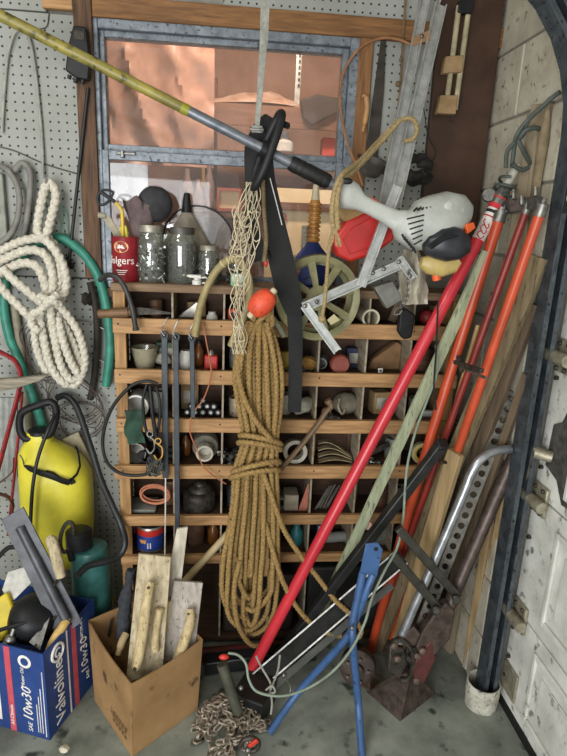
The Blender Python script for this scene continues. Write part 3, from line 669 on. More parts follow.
jar(209, .172, .034, .118, 'short glass jar of screws between funnel and tan hose', .6, darkhw, 200, False)
jar(236, .14, .026, .09, 'small glass jar with green label behind the tan hose', .55, darkhw, 90, False)
p = ontop(236, .14)
one('green_tub', MB().lathe([(.024, 0), (.026, .003), (.026, .03), (.027, .031), (.027, .037), (.001, .037)], T(ontop(239, .20)), 24), mat('green_white', '#4f9a63', '#d8dccf', rough=.5, scale=60), 'small green and white tub on the shelf edge', 'tub')
# funnel with spout up, clear round cover behind it
p = ontop(187, .081)
t = thing('funnel', 'upturned grey funnel with dark spout behind the jars', 'funnel', p)
obj('cone', MB().lathe([(.088, 0), (.090, .004), (.088, .10), (.080, .125), (.018, .215), (.016, .215), (.075, .12), (.084, .1)], T(p) @ Matrix.Diagonal((.92, .5, 1, 1)), 32), mat('grey_funnel', '#9a8f7d', '#6f675a', rough=.5), t)
obj('spout', MB().lathe([(.017, .2155), (.010, .275), (.006, .276), (.006, .2155)], T(p), 20), blackp, t)
p = ontop(195, .056)
t = thing('clear_cover', 'clear round plastic cover with dark rim leaning on the window', 'cover', p)
M = frame(p+V((.01, 0, .122)), (0, -1, .02))
obj('disc', MB().lathe([(.001, .008), (.06, .007), (.110, .0), (.113, .0)], M, 40, caps=False), glass('thin_plastic', (.93, .92, .9, 1), dust=.1, gloss=.4), t)
obj('rim', MB().tube([M @ V((.116*math.cos(2*PI*i/48), .116*math.sin(2*PI*i/48), 0)) for i in range(48)], .0035, 8, closed=True), black, t)
# black cap (watch cap shape) and grey work glove, on the can
hp = at(155, 204, .14)
t = thing('mitten', 'dark grey padded mitten standing in the coffee tin', 'glove', at(138, 238, .16))
pts = [at(157, 190, .14), at(150, 205, .145), at(140, 214, .15), at(133, 222, .155), at(131, 238, .158)]
obj('palm', MB().ball(hp, .053, 20, (1.02, .75, 1.02)), mat('charcoal_cloth', '#3a3a3d', '#262628', rough=.85, bump=.25), t)
cuff = [[at(122+12*0+i*3.6, 199+4*math.sin(i*1.3), .175-.012*math.sin(i)) .lerp(at(136+i*1.8, 243-3*i, .165), j/6) for i in range(7)] for j in range(7)]
obj('cuff', MB().grid(cuff, (0, .03, 0)).jitter(.004, 40), mat('mauve_grey_cloth', '#6a5a58', '#4b403f', rough=.9, bump=.3), t)
gb = curve([at(150, 235, .16), at(147, 225, .155), at(146, 215, .15), at(149, 207, .145)], 5)
obj('wrist', MB().tube(gb, [.012+.022*i/(len(gb)-1) for i in range(len(gb))], 14), MATS['mauve_grey_cloth'], t)
t = thing('hand_snips', 'yellow handled snips with black ring standing in the coffee tin', 'snips', at(122, 234, .17))
obj('ring_handle', MB().tube(curve([at(113, 192, .18), at(103, 190, .18), at(98, 196, .18), at(99, 204, .18), at(105, 204, .18), at(110, 199, .18)], 5, True), .0042, 8, closed=True), black, t)
obj('grip', MB().tube(ln((101, 192, .178), (115, 202, .176)), .006, 8), black, t)
obj('yellow_arm', MB().tube(ln((115.5, 202.5, .176), (122, 210, .173), (123, 236, .168)), .0055, 8), yel, t)
one('putty_knife', MB().bar(at(106, 217, .17), at(121, 240, .165), .022, .004).tube(ln((98, 215, .172), (106, 216, .17)), .009, 10), mat('worn_beige', '#a39b85', '#77705e', rough=.7), 'beige putty knife leaning out of the coffee tin', 'putty knife', bevel=.001)
one('yellow_brush', MB().bar(at(123, 226, .165), at(126, 242, .16), .022, .010), mat('lemon', '#c9c23e', '#a39c2c', rough=.6), 'lemon yellow brush in the coffee tin', 'brush', bevel=.002)
# little white spout cap at the shelf edge
p = ontop(197, .205)
t = thing('spout_cap', 'small white nozzle cap on the shelf edge below the jars', 'cap', p)
obj('cap', MB().lathe([(.015, 0), (.015, .012), (.009, .016), (.009, .022)], T(p), 18), whitep, t)
obj('nozzle', MB().tube([p+V((.012, 0, .0225)), p+V((-.044, 0, .0275))], [.007, .004], 10), whitep, t)
obj('lug', MB().tube(curve([p+V((.0155, 0, .004)), p+V((.034, 0, .010)), p+V((.027, 0, .022)), p+V((.013, 0, .021))]), .003, 6), whitep, t)
# ================================================================ LEFT SIDE: PEGBOARD, SPRAYER, BOXES
def slab(pts, th, mb=None):                         # planar-ish outline thickened away from the camera
    P = [V(p) for p in pts]; n = (P[1]-P[0]).cross(P[-1]-P[0]).normalized()
    if n.dot(P[0]-CP) < 0: n = -n
    return (mb or MB()).prism(P, n*th)
whiterope = mat('white_rope', '#d6d1c2', '#a49d8c', rough=.9, scale=120, bump=.3)
cordgrey = mat('grey_cord', '#a3a298', '#7c7a70', rough=.6)
hooks = mat('peg_hook', '#8b8a85', rough=.4, metal=.7)
one('grey_cable', MB().tube(cv((2, 132, .03), (4, 95, .03), (8, 55, .03), (16, 31, .035), (27, 34, .035), (34, 62, .03), (39, 105, .03), (42, 140, .03), (43, 178, .04)), .0045, 8), cordgrey, 'thin grey cable looped over a hook on the pegboard', 'cable')
one('pegboard_wire', MB().tube(cv((-20, 143, .024), (12, 150, .024), (45, 164, .024), (78, 174, .024)), .0018, 6), iron, 'thin dark wire stretched across the pegboard', 'wire')
one('peg_hook', MB().tube(cv((46, 186, .021), (46, 186, .06), (46, 184, .085), (46, 178, .09)), .003, 8), hooks, 'metal peg hook holding the white rope', 'hook')
R_ = .0152
wr_ = thing('white_rope_coil', 'thick white twisted rope coiled and knotted on the pegboard', 'rope', at(50, 300, .09))
for pts in (
    [(50, 240, .10), (38, 232, .08), (41, 205, .075), (46, 186, .075), (52, 184, .075), (56, 196, .08), (52, 215, .09), (46, 238, .09)],
    [(-16, 262, .07), (8, 247, .08), (30, 239, .09), (50, 241, .09), (59, 258, .09), (60, 280, .10), (54, 298, .11)],
    [(-16, 270, .09), (6, 258, .10), (28, 250, .11), (44, 254, .11), (51, 268, .11), (53, 283, .12), (50, 298, .12)],
    [(-14, 284, .10), (6, 270, .11), (22, 263, .12), (36, 266, .125), (43, 278, .125), (46, 290, .125), (48, 300, .125)],
    [(2, 268, .13), (14, 280, .135), (26, 290, .135), (38, 300, .13), (47, 304, .13)],
    [(-8, 274, .12), (5, 292, .13), (18, 305, .13), (32, 318, .13), (42, 312, .13)],
    [(44, 238, .115), (55, 250, .12), (64, 268, .12), (66, 288, .12), (58, 302, .12)],
):
    obj('rope_turn', MB().rope(cv(*pts), R_), whiterope, wr_)
for pts in (
    [(46, 302, .14), (36, 318, .13), (35, 338, .12), (40, 358, .12), (48, 372, .12), (54, 365, .11), (50, 342, .11), (46, 322, .11)],
    [(50, 305, .14), (52, 322, .145), (56, 345, .145), (62, 368, .145), (72, 380, .14), (80, 372, .12), (76, 350, .115), (66, 328, .115), (56, 312, .12)],
    [(56, 302, .14), (68, 316, .14), (78, 332, .14), (84, 352, .135), (84, 368, .13), (76, 384, .13), (66, 382, .125), (58, 366, .115), (50, 345, .11)],
    [(40, 316, .12), (44, 340, .145), (49, 362, .15), (58, 378, .15), (68, 386, .14)],
    [(44, 310, .155), (33, 314, .15), (32, 325, .15), (40, 332, .155)],
    [(58, 318, .13), (63, 340, .15), (70, 360, .15), (78, 374, .145)],
):
    obj('rope_tail', MB().rope(cv(*pts), R_*.95), whiterope, wr_)
kn = MB()
for a, b in (((40, 296, .155), (60, 304, .155)), ((42, 308, .16), (58, 294, .16))):
    kn.rope(cv(a, ((a[0]+b[0])/2, (a[1]+b[1])/2, .175), b), R_*.9)
for k in range(26):
    a = random.uniform(0, 2*PI); r2 = random.uniform(6, 13)
    kn.tube(cv((50, 301, .17), (50+r2*.6*math.cos(a), 300+r2*.4*math.sin(a), .18), (50+r2*math.cos(a), 301+r2*.7*math.sin(a), .165), k=4), .0013, 4)
obj('knot', kn, whiterope, wr_)
teal = mat('teal_hose', '#3a8a75', '#2b6c5c', rough=.45, bump=.05)
one('garden_hose', MB().tube(cv((106, 386, .05), (110, 350, .05), (108, 318, .05), (101, 284, .05), (90, 262, .05), (76, 247, .045), (57, 238, .043), (30, 250, .041), (8, 275, .041), (4, 305, .045), (9, 335, .05), (18, 358, .06), (28, 385, .06), (38, 412, .06), (47, 440, .045), k=10), .0155, 14), teal, 'teal green garden hose arching round the white rope', 'hose')
one('beige_hose', MB().tube(cv((14, 300, .043), (18, 330, .04), (23, 365, .045), (27, 400, .05), (30, 440, .05), (31, 470, .04)), .013, 12), mat('beige_hose', '#8f8974', '#6c6754', rough=.6), 'old beige hose hanging beside the white rope', 'hose')
for k, pts in enumerate((((-6, 165, .05), (8, 170, .055), (18, 188, .06), (19, 210, .06), (12, 232, .06), (-4, 247, .05)), ((14, 172, .04), (22, 163, .05), (30, 172, .05), (30, 195, .05), (26, 225, .045), (22, 240, .04)))):
    one('grey_hose_loop', MB().tube(cv(*pts), .0095, 12), mat('worn_grey_hose', '#84827a', '#5e5c55', rough=.6), ('grey hose end curling in from the pegboard edge', 'grey hose hoop hanging above the white rope')[k], 'hose')
t = thing('wall_box', 'grey metal box on the pegboard behind the grey hoses', 'box', at(2, 225, .03))
obj('shell', MB().box(-.92, -.71, -.045, -.0205, 1.39, 1.62), mat('grey_box_paint', '#8f9185', '#6d6f64', rough=.6), t, bevel=.004)
obj('cover_plate', MB().box(-.90, -.725, -.049, -.0455, 1.50, 1.60), mat('ivory_plate', '#b9b59f', rough=.5), t, bevel=.003)
# thin net of green string at the hook
ns = MB()
for k in range(9):
    a = 2*PI*k/9; ns.tube(cv((46, 192, .055), (52+10*math.cos(a), 205+9*math.sin(a), .05), (57+9*math.cos(a*1.7), 222+12*math.sin(a*1.3), .035), (62+8*math.cos(a*2), 240+8*math.sin(a), .025), k=6), .0012, 5)
one('green_string', ns, mat('green_string', '#6f9a86', rough=.8), 'tangle of thin green string behind the rope loop', 'string')
t = thing('hanging_rod', 'long thin black rod with a foot hanging by the window stud', 'rod', at(68, 265, .06))
obj('shaft', MB().tube(ln((88, 88, .052), (69, 262, .05)), .0055, 8), black, t)
obj('foot', MB().tube(cv((70, 258, .05), (66, 265, .06), (73, 266, .065)), .011, 10), black, t)
# little black transformer box at the top of the stud
t = thing('control_box', 'black control box on the window stud with a wire', 'box', at(78, 55, .05))
P = [at(x, y, .075) for x, y in ((73, 25), (86, 27), (90, 60), (88, 80), (76, 78), (65, 70), (68, 45))]
obj('case', slab(P, .028), blackp, t, bevel=.004)
obj('vent', slab([at(x, y, .0775) for x, y in ((74, 30), (84, 31), (84, 40), (74, 39))], .002), iron, t)
for k, (x, y) in enumerate(((70, 75), (76, 79), (83, 80))): obj('terminal', MB().tube(ln((x, y, .072), (x-1, y+4, .072)), .006, 8), black, t)
one('short_wire', MB().tube(cv((40, 29, .024), (47, 26, .024), (49, 12, .024)), .0016, 6), iron, 'short dark wire by the pegboard seam', 'wire')
# dark corrugated hose and loose wire hanks
path = cv((90, 282, .05), (96, 310, .05), (97, 345, .05), (94, 380, .05), (90, 400, .045), k=24)
path = resample(path, .0035)
one('corrugated_hose', MB().tube(path, [.0125 if i % 2 else .0105 for i in range(len(path))], 12), mat('dark_brown_rubber', '#3b342e', '#28231f', rough=.6), 'dark corrugated hose hanging beside the teal hose', 'hose')
one('hanging_pulley', MB().lathe([(.016, -.012), (.022, -.010), (.012, 0), (.022, .010), (.016, .012)], frame(at(88, 299, .06), (1, -.4, 0)), 18), iron, 'small dark pulley above the corrugated hose', 'pulley')
wm = mat('brown_wire', '#5f5146', '#3c322a', rough=.6)
for k, (lab, c, rx, ry, n) in enumerate((('hank of brown wire hanging below the white rope', (72, 398), 24, 22, 5), ('loose loops of thin wire behind the white rope', (42, 352), 15, 26, 4), ('wide loop of fine brown wire above the yellow sprayer', (80, 420), 22, 18, 2))):
    w_ = MB()
    for j in range(n):
        w_.tube(curve([at(c[0]+(rx+2*j)*math.cos(a)*(1+.1*math.sin(3*a+j+k)), c[1]+(ry+1.5*j)*math.sin(a+.2*j)*(1+.08*math.cos(2*a+j)), .042+.0035*j+.004*math.sin(a*2)+.012*(k == 0)) for a in [2*PI*i/14 for i in range(14)]], 5, True), .0019, 5, closed=True)
    one('wire_hank', w_, wm, lab, 'wire')
for y_, x1 in ((326, 104), (359, 104)):
    one('peg_bar', MB().tube(cv((72, y_-6, .03), (90, y_-3, .045), (x1, y_+3, .05)), .003, 6), hooks, 'thin metal peg hook '+('high' if y_ < 340 else 'low')+' beside the corrugated hose', 'hook')
# red bow saw
redw = mat('worn_red_paint', '#a52a30', '#6f2426', rough=.5, metal=.1, bump=.15, scale=50, dirt=.1)
t = thing('bow_saw', 'red tubular bow saw hanging at the pegboard', 'saw', at(14, 420, .13))
obj('bow', MB().tube(cv((-14, 346, .11), (2, 353, .12), (15, 361, .13), (21, 376, .13), (18, 395, .135), (10, 425, .14), (-2, 470, .14), (-12, 510, .14)), .0115, 10, sq=.6), redw, t)
obj('brace', MB().tube(cv((22, 392, .12), (19, 430, .12), (14, 478, .12), (8, 535, .12)), .008, 10, sq=.6), redw, t)
o = one('driftwood_stick', slab(ln((-12, 380, .16), (20, 378, .16), (48, 375, .16), (40, 381, .16), (18, 388, .16), (-12, 394, .16)), .022), mat('grey_driftwood', '#98907f', '#6b6355', rough=.85, scale=12, stretch=(1, 10, 10), bump=.4), 'weathered grey wood stick through the red saw', 'stick', bevel=.003)
one('leather_strap', MB().tube(cv((-4, 485, .12), (6, 478, .125), (13, 470, .125), (14, 458, .12)), .011, 8, sq=.25).tube(cv((-4, 493, .12), (8, 497, .125), (13, 505, .125), (12, 515, .12)), .011, 8, sq=.25), mat('brown_leather', '#6c4a36', '#4a3124', rough=.6), 'brown leather strap hanging behind the red saw', 'strap')
P = []
for i in range(15): P.append([at(-25+i*3, y, .028+.006*(i % 2)) for y in (398, 478)])
one('corrugated_sheet', MB().grid(P, (0, .003, 0)), mat('pale_sheet', '#a9aba5', '#868883', rough=.5), 'pale corrugated sheet behind the red saw', 'sheet', smooth=False)

# ---- yellow backpack sprayer hanging on the pegboard
ylw = mat('sprayer_yellow', '#dcd144', '#bcb234', rough=.42, scale=8, bump=.04, amt=.35)
c = V((-.582, -.128, 0))
t = thing('sprayer_tank', 'bulging yellow sprayer tank with black carry handle', 'sprayer', (c.x, c.y, .30))
prof = [(.030, .300), (.080, .302), (.098, .315), (.108, .36), (.117, .45), (.120, .55), (.118, .64), (.108, .68), (.088, .72), (.060, .75), (.044, .765), (.040, .795), (.036, .797)]
body = MB(); n_ = 36
body.ring([[V((c.x-.045*max(0, min(1, (h-.66)/.1))+r_*math.copysign(abs(math.cos(2*PI*j/n_))**.85, math.cos(2*PI*j/n_)), c.y+.86*r_*math.copysign(abs(math.sin(2*PI*j/n_))**.85, math.sin(2*PI*j/n_)), h)) for j in range(n_)] for r_, h in prof])
tank = obj('tank', body, ylw, t)
def onfront(x, y, off=0):                           # point on the front of the tank under pixel
    best = None
    v = ray(x, y)
    for i in range(200):
        s_ = 1.4+i*.005; q = CP+v*s_
        if .3 < q.z < .79:
            r_ = None
            for (ra, ha), (rb, hb) in zip(prof, prof[1:]):
                if ha <= q.z <= hb: r_ = ra+(rb-ra)*((q.z-ha)/max(hb-ha, 1e-6))
            if r_ and ((q.x-c.x)/r_)**2+((q.y-c.y)/(.86*r_))**2 <= 1: return q-v.normalized()*off
    return at(x, y, .24)
for k in range(5):
    obj('embossed_rib', MB().tube([onfront(37+k*2+20*s_, 517+k*6-26*s_-k*1.5, -.0005) for s_ in (0, .25, .5, .75, 1)], .0022, 6), ylw, tank)
obj('strap', MB().tube([onfront(x, y, .015) for x, y in ((24, 467), (30, 469), (38, 472), (47, 475), (56, 478), (63, 481), (70, 483))], .0125, 8, sq=.35, up=(0, -.3, 1)).tube([onfront(x, y, .015) for x, y in ((46, 471), (53, 473), (60, 478), (66, 482))], .008, 8, sq=.25), black, t)
obj('buckle', MB().boxm(frame(onfront(70, 482, .006), (0, -1, 0)) @ Matrix.Rotation(.5, 4, 'Z'), .03, .022, .008), blackp, t, bevel=.002)
obj('side_strap', MB().tube([onfront(x, y, .015) for x, y in ((76, 446), (79, 456), (80, 466), (77, 474), (71, 480))], .0055, 8, sq=.4), black, t)
obj('clip', MB().tube([onfront(x, y, .004) for x, y in ((20, 455), (23, 460), (24, 466), (22, 470))], .0025, 6), steel, t)
hd = curve([at(x, y, dd) for x, y, dd in ((20, 417, .15), (24, 411, .15), (36, 406, .15), (49, 402, .15), (55, 406, .15), (56, 416, .15), (52, 431, .15), (46, 436, .15), (33, 438, .15), (25, 438, .15), (20, 430, .15))], 5, True)
obj('carry_handle', MB().tube(hd, .0125, 10, closed=True), blackp, t)
obj('collar', MB().lathe([(.034, .786), (.038, .790), (.037, .800), (.02, .804)], T((c.x-.045, c.y, 0)), 24), blackp, t)
one('power_cable', MB().tube(cv((56, 414, .19), (48, 430, .235), (38, 458, .25), (33, 485, .26), (31, 512, .26), (30, 545, .26)), .0058, 8), black, 'thick black cable hanging down in front of the yellow sprayer', 'cord')
one('sprayer_hose', MB().tube(cv((57, 398, .05), (66, 396, .06), (77, 408, .08), (90, 445, .13), (101, 480, .18), (112, 505, .23), (121, 525, .26), (125, 543, .27), (119, 556, .29), (104, 562, .33), (88, 566, .36), (77, 576, .40), k=10), .0108, 12), mat('hose_black', '#2d2f30', '#1d1f20', rough=.42), 'fat black hose curving down beside the shelf to the teal tank', 'hose')
one('beige_board', slab(ln((62, 440, .06), (78, 432, .06), (100, 480, .05), (84, 488, .05)), .012), mat('cardboard_beige', '#b2a98f', '#8c8269', rough=.8, bump=.2), 'beige scrap of board tucked behind the yellow sprayer', 'board', bevel=.002)
one('yellow_rod', MB().tube(ln((86, 536, .03), (116, 606, .14)), .0045, 8), mat('mustard_rod', '#b3932f', rough=.6), 'thin mustard yellow rod leaning behind the teal tank', 'rod')

# ---- teal tank sprayer on the floor behind the boxes
b = V((-.446, -.262, .001))
t = thing('teal_sprayer', 'teal translucent pump sprayer with black pump on the floor', 'sprayer', b)
obj('tank', MB().lathe([(.055, 0), (.062, .01), (.064, .36), (.062, .41), (.055, .435), (.030, .445)], T(b), 30), mat('teal_tank', '#3d6f69', '#2c5550', rough=.35), t)
obj('collar', MB().lathe([(.036, .446), (.042, .45), (.042, .505), (.036, .51), (.02, .512)], T(b+V((-.028, -.02, 0))), 24), blackp, t)
rg = [at(67+6.5*math.cos(a)-.18*(14*math.sin(a)), 537+15*math.sin(a), .31) for a in [2*PI*i/24 for i in range(24)]]
obj('pump_ring', MB().tube(rg, .0068, 8, closed=True), iron, t)
obj('pump_stem', MB().tube(ln((69, 549, .31), (72, 560, .31)), .011, 10), blackp, t)

# ---- motor oil box
oilz = .302
F0 = V((-.503, -.603, 0)); dr = V((.089, .246, 0)).normalized()*.255; dl = V((-.246, .089, 0)).normalized()*.36
blue = mat('box_blue', '#27447f', '#1c3365', rough=.55, bump=.05, scale=14)
t = thing('motor_oil_box', 'blue motor oil carton with white lettering and red stripes', 'box', F0+(dr+dl)/2)
up = V((0, 0, oilz))
def wall(a, b, th, h, name, m, par, top0=0, top1=0):
    nrm = (b-a).cross(V((0, 0, 1))).normalized()
    return obj(name, MB().prism([a, b, b+V((0, 0, h+top1)), a+V((0, 0, h+top0))], -nrm*th), m, par, smooth=False)
inner = V((0, 0, .0015))
A, B, Cc, Dd = F0+inner, F0+dr+inner, F0+dr+dl+inner, F0+dl+inner
wall(Dd, A, .004, oilz, 'box_wall', blue, t); wall(A+dr*.02, B, .004, oilz, 'box_wall', blue, t, 0, .004)
wall(B+dl*.014, Cc, .004, oilz, 'box_wall', blue, t); wall(Cc-dr*.02, Dd+dr*.02, .004, oilz, 'box_wall', blue, t)
obj('box_bottom', MB().prism([A+dl*.02+dr*.02, B+dl*.02-dr*.02, Cc-dl*.02-dr*.02, Dd-dl*.02+dr*.02], (0, 0, .003)), mat('kraft', '#a9855a', '#86663f', rough=.85), t, smooth=False)
def face(o, ux, uz):                                # text frame on a box side; outward normal
    z_ = ux.cross(uz); M = Matrix(((ux.x, uz.x, z_.x, 0), (ux.y, uz.y, z_.y, 0), (ux.z, uz.z, z_.z, 0), (0, 0, 0, 1))); M.translation = o; return M
Z = V((0, 0, 1)); er = dr.normalized(); el = -dl.normalized()   # both run left to right on their side
def onside(a, e, s0, s1, z0, z1, off=.0006):
    nrm = e.cross(Z)
    return MB().prism([a+e*s0+Z*z0+nrm*off, a+e*s1+Z*z0+nrm*off, a+e*s1+Z*z1+nrm*off, a+e*s0+Z*z1+nrm*off], nrm*.0005)
pinkred = mat('stripe_red', '#c4545e', '#a8424c', rough=.55)
# side towards the camera (right side): letters run up the box
A0 = A
s2 = obj('side_stripe', onside(A0, er, .128, .150, .0, .300), pinkred, t, smooth=False)
s3 = obj('side_stripe', onside(A0, er, .104, .110, .0, .300), lw_, t, smooth=False)
nr = er.cross(Z)
def side_text(s, size, a, e, so, zo, sx=1, shear=0):  # reads upward
    nrm = e.cross(Z); M = face(a+e*so+Z*zo+nrm*.0014, Z, -e); return text(s, size, M, sx=sx, shear=shear)
obj('lettering', side_text('Valvoline', .062, A0, er, .060, .125, .95), lw_, t)
em = [A0+er*(.060+.026*math.cos(a))+Z*(.262+.026*math.sin(a))+nr*.002 for a in [2*PI*i/28 for i in range(28)]]
obj('logo_ring', MB().tube(em, .0042, 5, closed=True).tube([A0+er*(.060+.012*math.cos(a))+Z*(.262+.013*math.sin(a))+nr*.002 for a in [PI*.25+1.5*PI*i/14 for i in range(15)]], .0034, 5), lw_, t)
obj('lettering', side_text('10w30', .05, A0, er, .188, .145, 1, .25), lw_, t)
obj('lettering', side_text('MOTOR OIL', .015, A0, er, .180, .248, 1, .2), lw_, t)
obj('lettering', side_text('SAE', .02, A0, er, .20, .062, 1, .2), lw_, t)
# left side
D0 = F0-el*.2+inner
obj('side_panel_print', onside(D0, el, .0, .040, .03, .300), lw_, t, smooth=False)
obj('side_stripe', onside(D0, el, .068, .088, .0, .300), pinkred, t, smooth=False)
obj('lettering', side_text('10w30', .047, D0, el, .136, .112, .95, .25), lw_, t)
obj('lettering', side_text('Motor Oil', .016, D0, el, .126, .205, 1, .2), lw_, t)
obj('lettering', side_text('SAE', .02, D0, el, .14, .032, 1, .2), lw_, t)
obj('lettering', side_text('All-Climate', .016, D0, el, .078, .06), lw_, t)
nl = el.cross(Z)
q = [D0+el*(.136+.022*math.cos(a))+Z*(.262+.022*math.sin(a))+nl*.0012 for a in [2*PI*i/24 for i in range(24)]]
sl = obj('seal', MB().add(q, [list(range(24))]), lw_, t, smooth=False)
obj('seal_centre', MB().add([D0+el*(.136+.013*math.cos(a))+Z*(.262+.013*math.sin(a))+nl*.0018 for a in [2*PI*i/24 for i in range(24)]], [list(range(24))]), blue, sl, smooth=False)
for k in range(3): obj('fine_print', onside(D0, el, .164+.008*k, .1665+.008*k, .02, .12+.03*k), lw_, t, smooth=False)
obj('fine_print', onside(D0, el, .190, .1925, .01, .24), lw_, t, smooth=False)
# ---- things in the oil box
t = thing('darby_float', 'long dark steel darby float with ridge sticking out of the oil box', 'float', at(62, 615, .5))
q = ln((1, 520, .40), (23, 507, .40), (82, 622, .47), (58, 640, .49))
obj('blade', slab(q, .005), mat('dark_magnesium', '#55565a', '#38393c', rough=.42, metal=.25, scale=20, bump=.15), t, bevel=.001)
obj('ridge', MB().tube([at(20, 527, .413), at(66, 620, .485)], .0145, 12), MATS['dark_magnesium'], t)
obj('grip', MB().tube(cv((50, 537, .46), (53, 545, .475), (57, 560, .49), (61, 577, .50)), [.012]*3+[.0165]*18+[.014]*4, 14), mat('pale_handle_wood', '#c4b594', '#95876a', rough=.7, scale=14, stretch=(4, 4, 1), dirt=.25), t)
obj('grip_bracket', MB().tube(ln((60, 574, .50), (56, 583, .485), (52, 588, .45)), .005, 8), iron, t)
t = thing('power_tool', 'black round power tool housing lying in the oil box', 'power tool', at(33, 605, .47))
hM = frame(at(30, 625, .44), (.35, -.35, .8))
obj('housing', MB().lathe([(.055, 0), (.068, .012), (.07, .06), (.062, .085), (.040, .10), (.001, .104)], hM, 32), blackp, t)
for k in range(12):
    a = k*PI/15-2.4; obj('vent_slot', MB().bar(hM @ V((.071*math.cos(a), .071*math.sin(a), .02)), hM @ V((.071*math.cos(a), .071*math.sin(a), .052)), .006, .003, up=hM.to_3x3() @ V((math.cos(a), math.sin(a), 0))), black, t)
one('label_sheet', slab(ln((2, 590, .42), (8, 572, .40), (32, 565, .38), (36, 578, .39), (10, 604, .44)), .003), mat('paper_label', '#c9c7bd', '#9d9b92', rough=.7), 'white instruction label on a folded card in the oil box', 'label', bevel=.001)
one('yellow_bag', slab(ln((-6, 600, .44), (6, 592, .44), (14, 612, .46), (2, 642, .50), (-10, 640, .5)), .02), mat('yellow_bag', '#cbb524', '#a8951a', rough=.5), 'yellow plastic bag edge inside the oil box', 'bag', bevel=.005)
t = thing('pointing_trowel', 'small grey triangular trowel poking up in the oil box', 'trowel', at(38, 640, .53))
obj('blade', slab(ln((50, 617, .49), (40, 650, .55), (29, 642, .54)), .002), steel, t)
obj('tang', MB().tube(ln((36, 645, .545), (28, 655, .54)), .004, 8), steel, t)
one('wooden_grip', MB().tube(cv((68, 618, .48), (63, 626, .50), (55, 638, .52), (49, 650, .53)), [.009]*4+[.013]*17+[.012]*4, 12), mat('honey_handle', '#cfb070', '#a58748', rough=.55), 'honey coloured wooden tool grip leaning in the oil box corner', 'handle')
one('box_cord', MB().tube(cv((-6, 632, .55), (10, 627, .53), (30, 622, .51), (46, 624, .49), (60, 612, .46)), .006, 8), black, 'thin black lead across the oil box', 'lead')
one('brass_valve', MB().ball(at(10, 640, .53), .017, 14).tube(ln((10, 640, .53), (2, 648, .55)), .011, 10).tube(ln((10, 640, .53), (14, 628, .52)), .007, 8), steel, 'dull metal valve at the rim of the oil box', 'valve')
one('black_bow', MB().tube(cv((-4, 560, .36), (8, 548, .36), (20, 549, .37), (26, 560, .38)), .0075, 8).tube(cv((-4, 575, .38), (4, 596, .43), (20, 602, .44), (40, 595, .44), (48, 585, .43)), .004, 8), black, 'black cable bowed over the oil box', 'cable')
one('crumpled_paper', MB().ball(at(64, 749, .66)-V((0, 0, .0)), .012, 10, (1.2, 1, .8)).jitter(.004, 90), mat('pale_paper', '#c8bfa8', rough=.9), 'small crumpled paper scrap on the floor before the boxes', 'paper')

# ---- cardboard box of wooden floats
kraft = mat('cardboard', '#a17f55', '#7c5f3a', rough=.85, scale=5, bump=.12, dirt=.03)
kh = .257
bf, bl, br = V((-.254, -.672, .0015)), V((-.405, -.462, .0015)), V((-.075, -.512, .0015)); bb = bl+br-bf
tf, tl, tr = V((-.249, -.674, kh)), V((-.428, -.402, kh)), V((-.060, -.503, kh)); tb = V((-.235, -.30, kh+.012))
t = thing('cardboard_box', 'open brown cardboard box holding wooden floats', 'box', (bf+bb)/2)
def wall4(a, b, c_, d_, th, name, m, par):
    n = 6; out = [[(a.lerp(b, i/n)).lerp(d_.lerp(c_, i/n), j/n) for j in range(n+1)] for i in range(n+1)]
    nrm = (b-a).cross(d_-a).normalized(); ctr = (bf+bb)/2+V((0, 0, .12))
    if nrm.dot(ctr-a) < 0: nrm = -nrm
    for i in range(1, n):
        for j in range(1, n+1): out[i][j] = out[i][j]-nrm*(.008*math.sin(PI*i/n)*j/n)
    return obj(name, MB().grid(out, nrm*.004), m, par)
wall4(bl, bf, tf, tl, .004, 'box_wall', kraft, t); wall4(bf, br, tr, tf, .004, 'box_wall', kraft, t)
wall4(br, bb, tb, tr, .004, 'box_wall', kraft, t); wall4(bb, bl, tl, tb, .004, 'box_wall', kraft, t)
obj('box_bottom', MB().prism([bf.lerp(bb, .03), br.lerp(bl, .03), bb.lerp(bf, .03), bl.lerp(br, .03)], (0, 0, .004)), kraft, t, smooth=False)
pen = mat('marker_ink', '#3a3226', rough=.8)
e_ = (tb-tl).normalized(); a_ = tl.lerp(tb, .38)+V((0, 0, -.055)); n2 = V((e_.y, -e_.x, 0)).normalized()
obj('marker_number', text('15', .10, face(a_+n2*.014, e_, Z), shear=.2), pen, t)
# stamped printing low on the left face
e_ = (bf-bl).normalized(); n2 = e_.cross(Z)
for k, (zz, s0, s1) in enumerate(((.075, .60, .90), (.062, .58, .88), (.045, .55, .92))):
    q = (bl+(bf-bl)*((s0+s1)/2)).lerp(tl+(tf-tl)*((s0+s1)/2), zz/kh)
    fM = face(q+n2*.0048, e_, Z)
    for j in range(5): obj('faint_print', MB().add([fM @ V((x+.019*j-.045, z, 0)) for x, z in ((0, -.004), (.013, -.005), (.013, .003), (0, .004))], [[0, 1, 2, 3]]), mat('faint_ink', '#7d5f3c', rough=.9), t, smooth=False)
fw = mat('float_wood', '#c3b598', '#94866a', rough=.8, scale=10, stretch=(6, 6, 1), bump=.2, dirt=.05)
fw2 = mat('float_wood_grey', '#b9b1a6', '#8d857a', rough=.8, scale=10, stretch=(6, 6, 1), bump=.2, dirt=.04)
hw = mat('float_handle_wood', '#c9b78f', '#9a875e', rough=.7, scale=16, stretch=(4, 4, 1), bump=.15, dirt=.12)
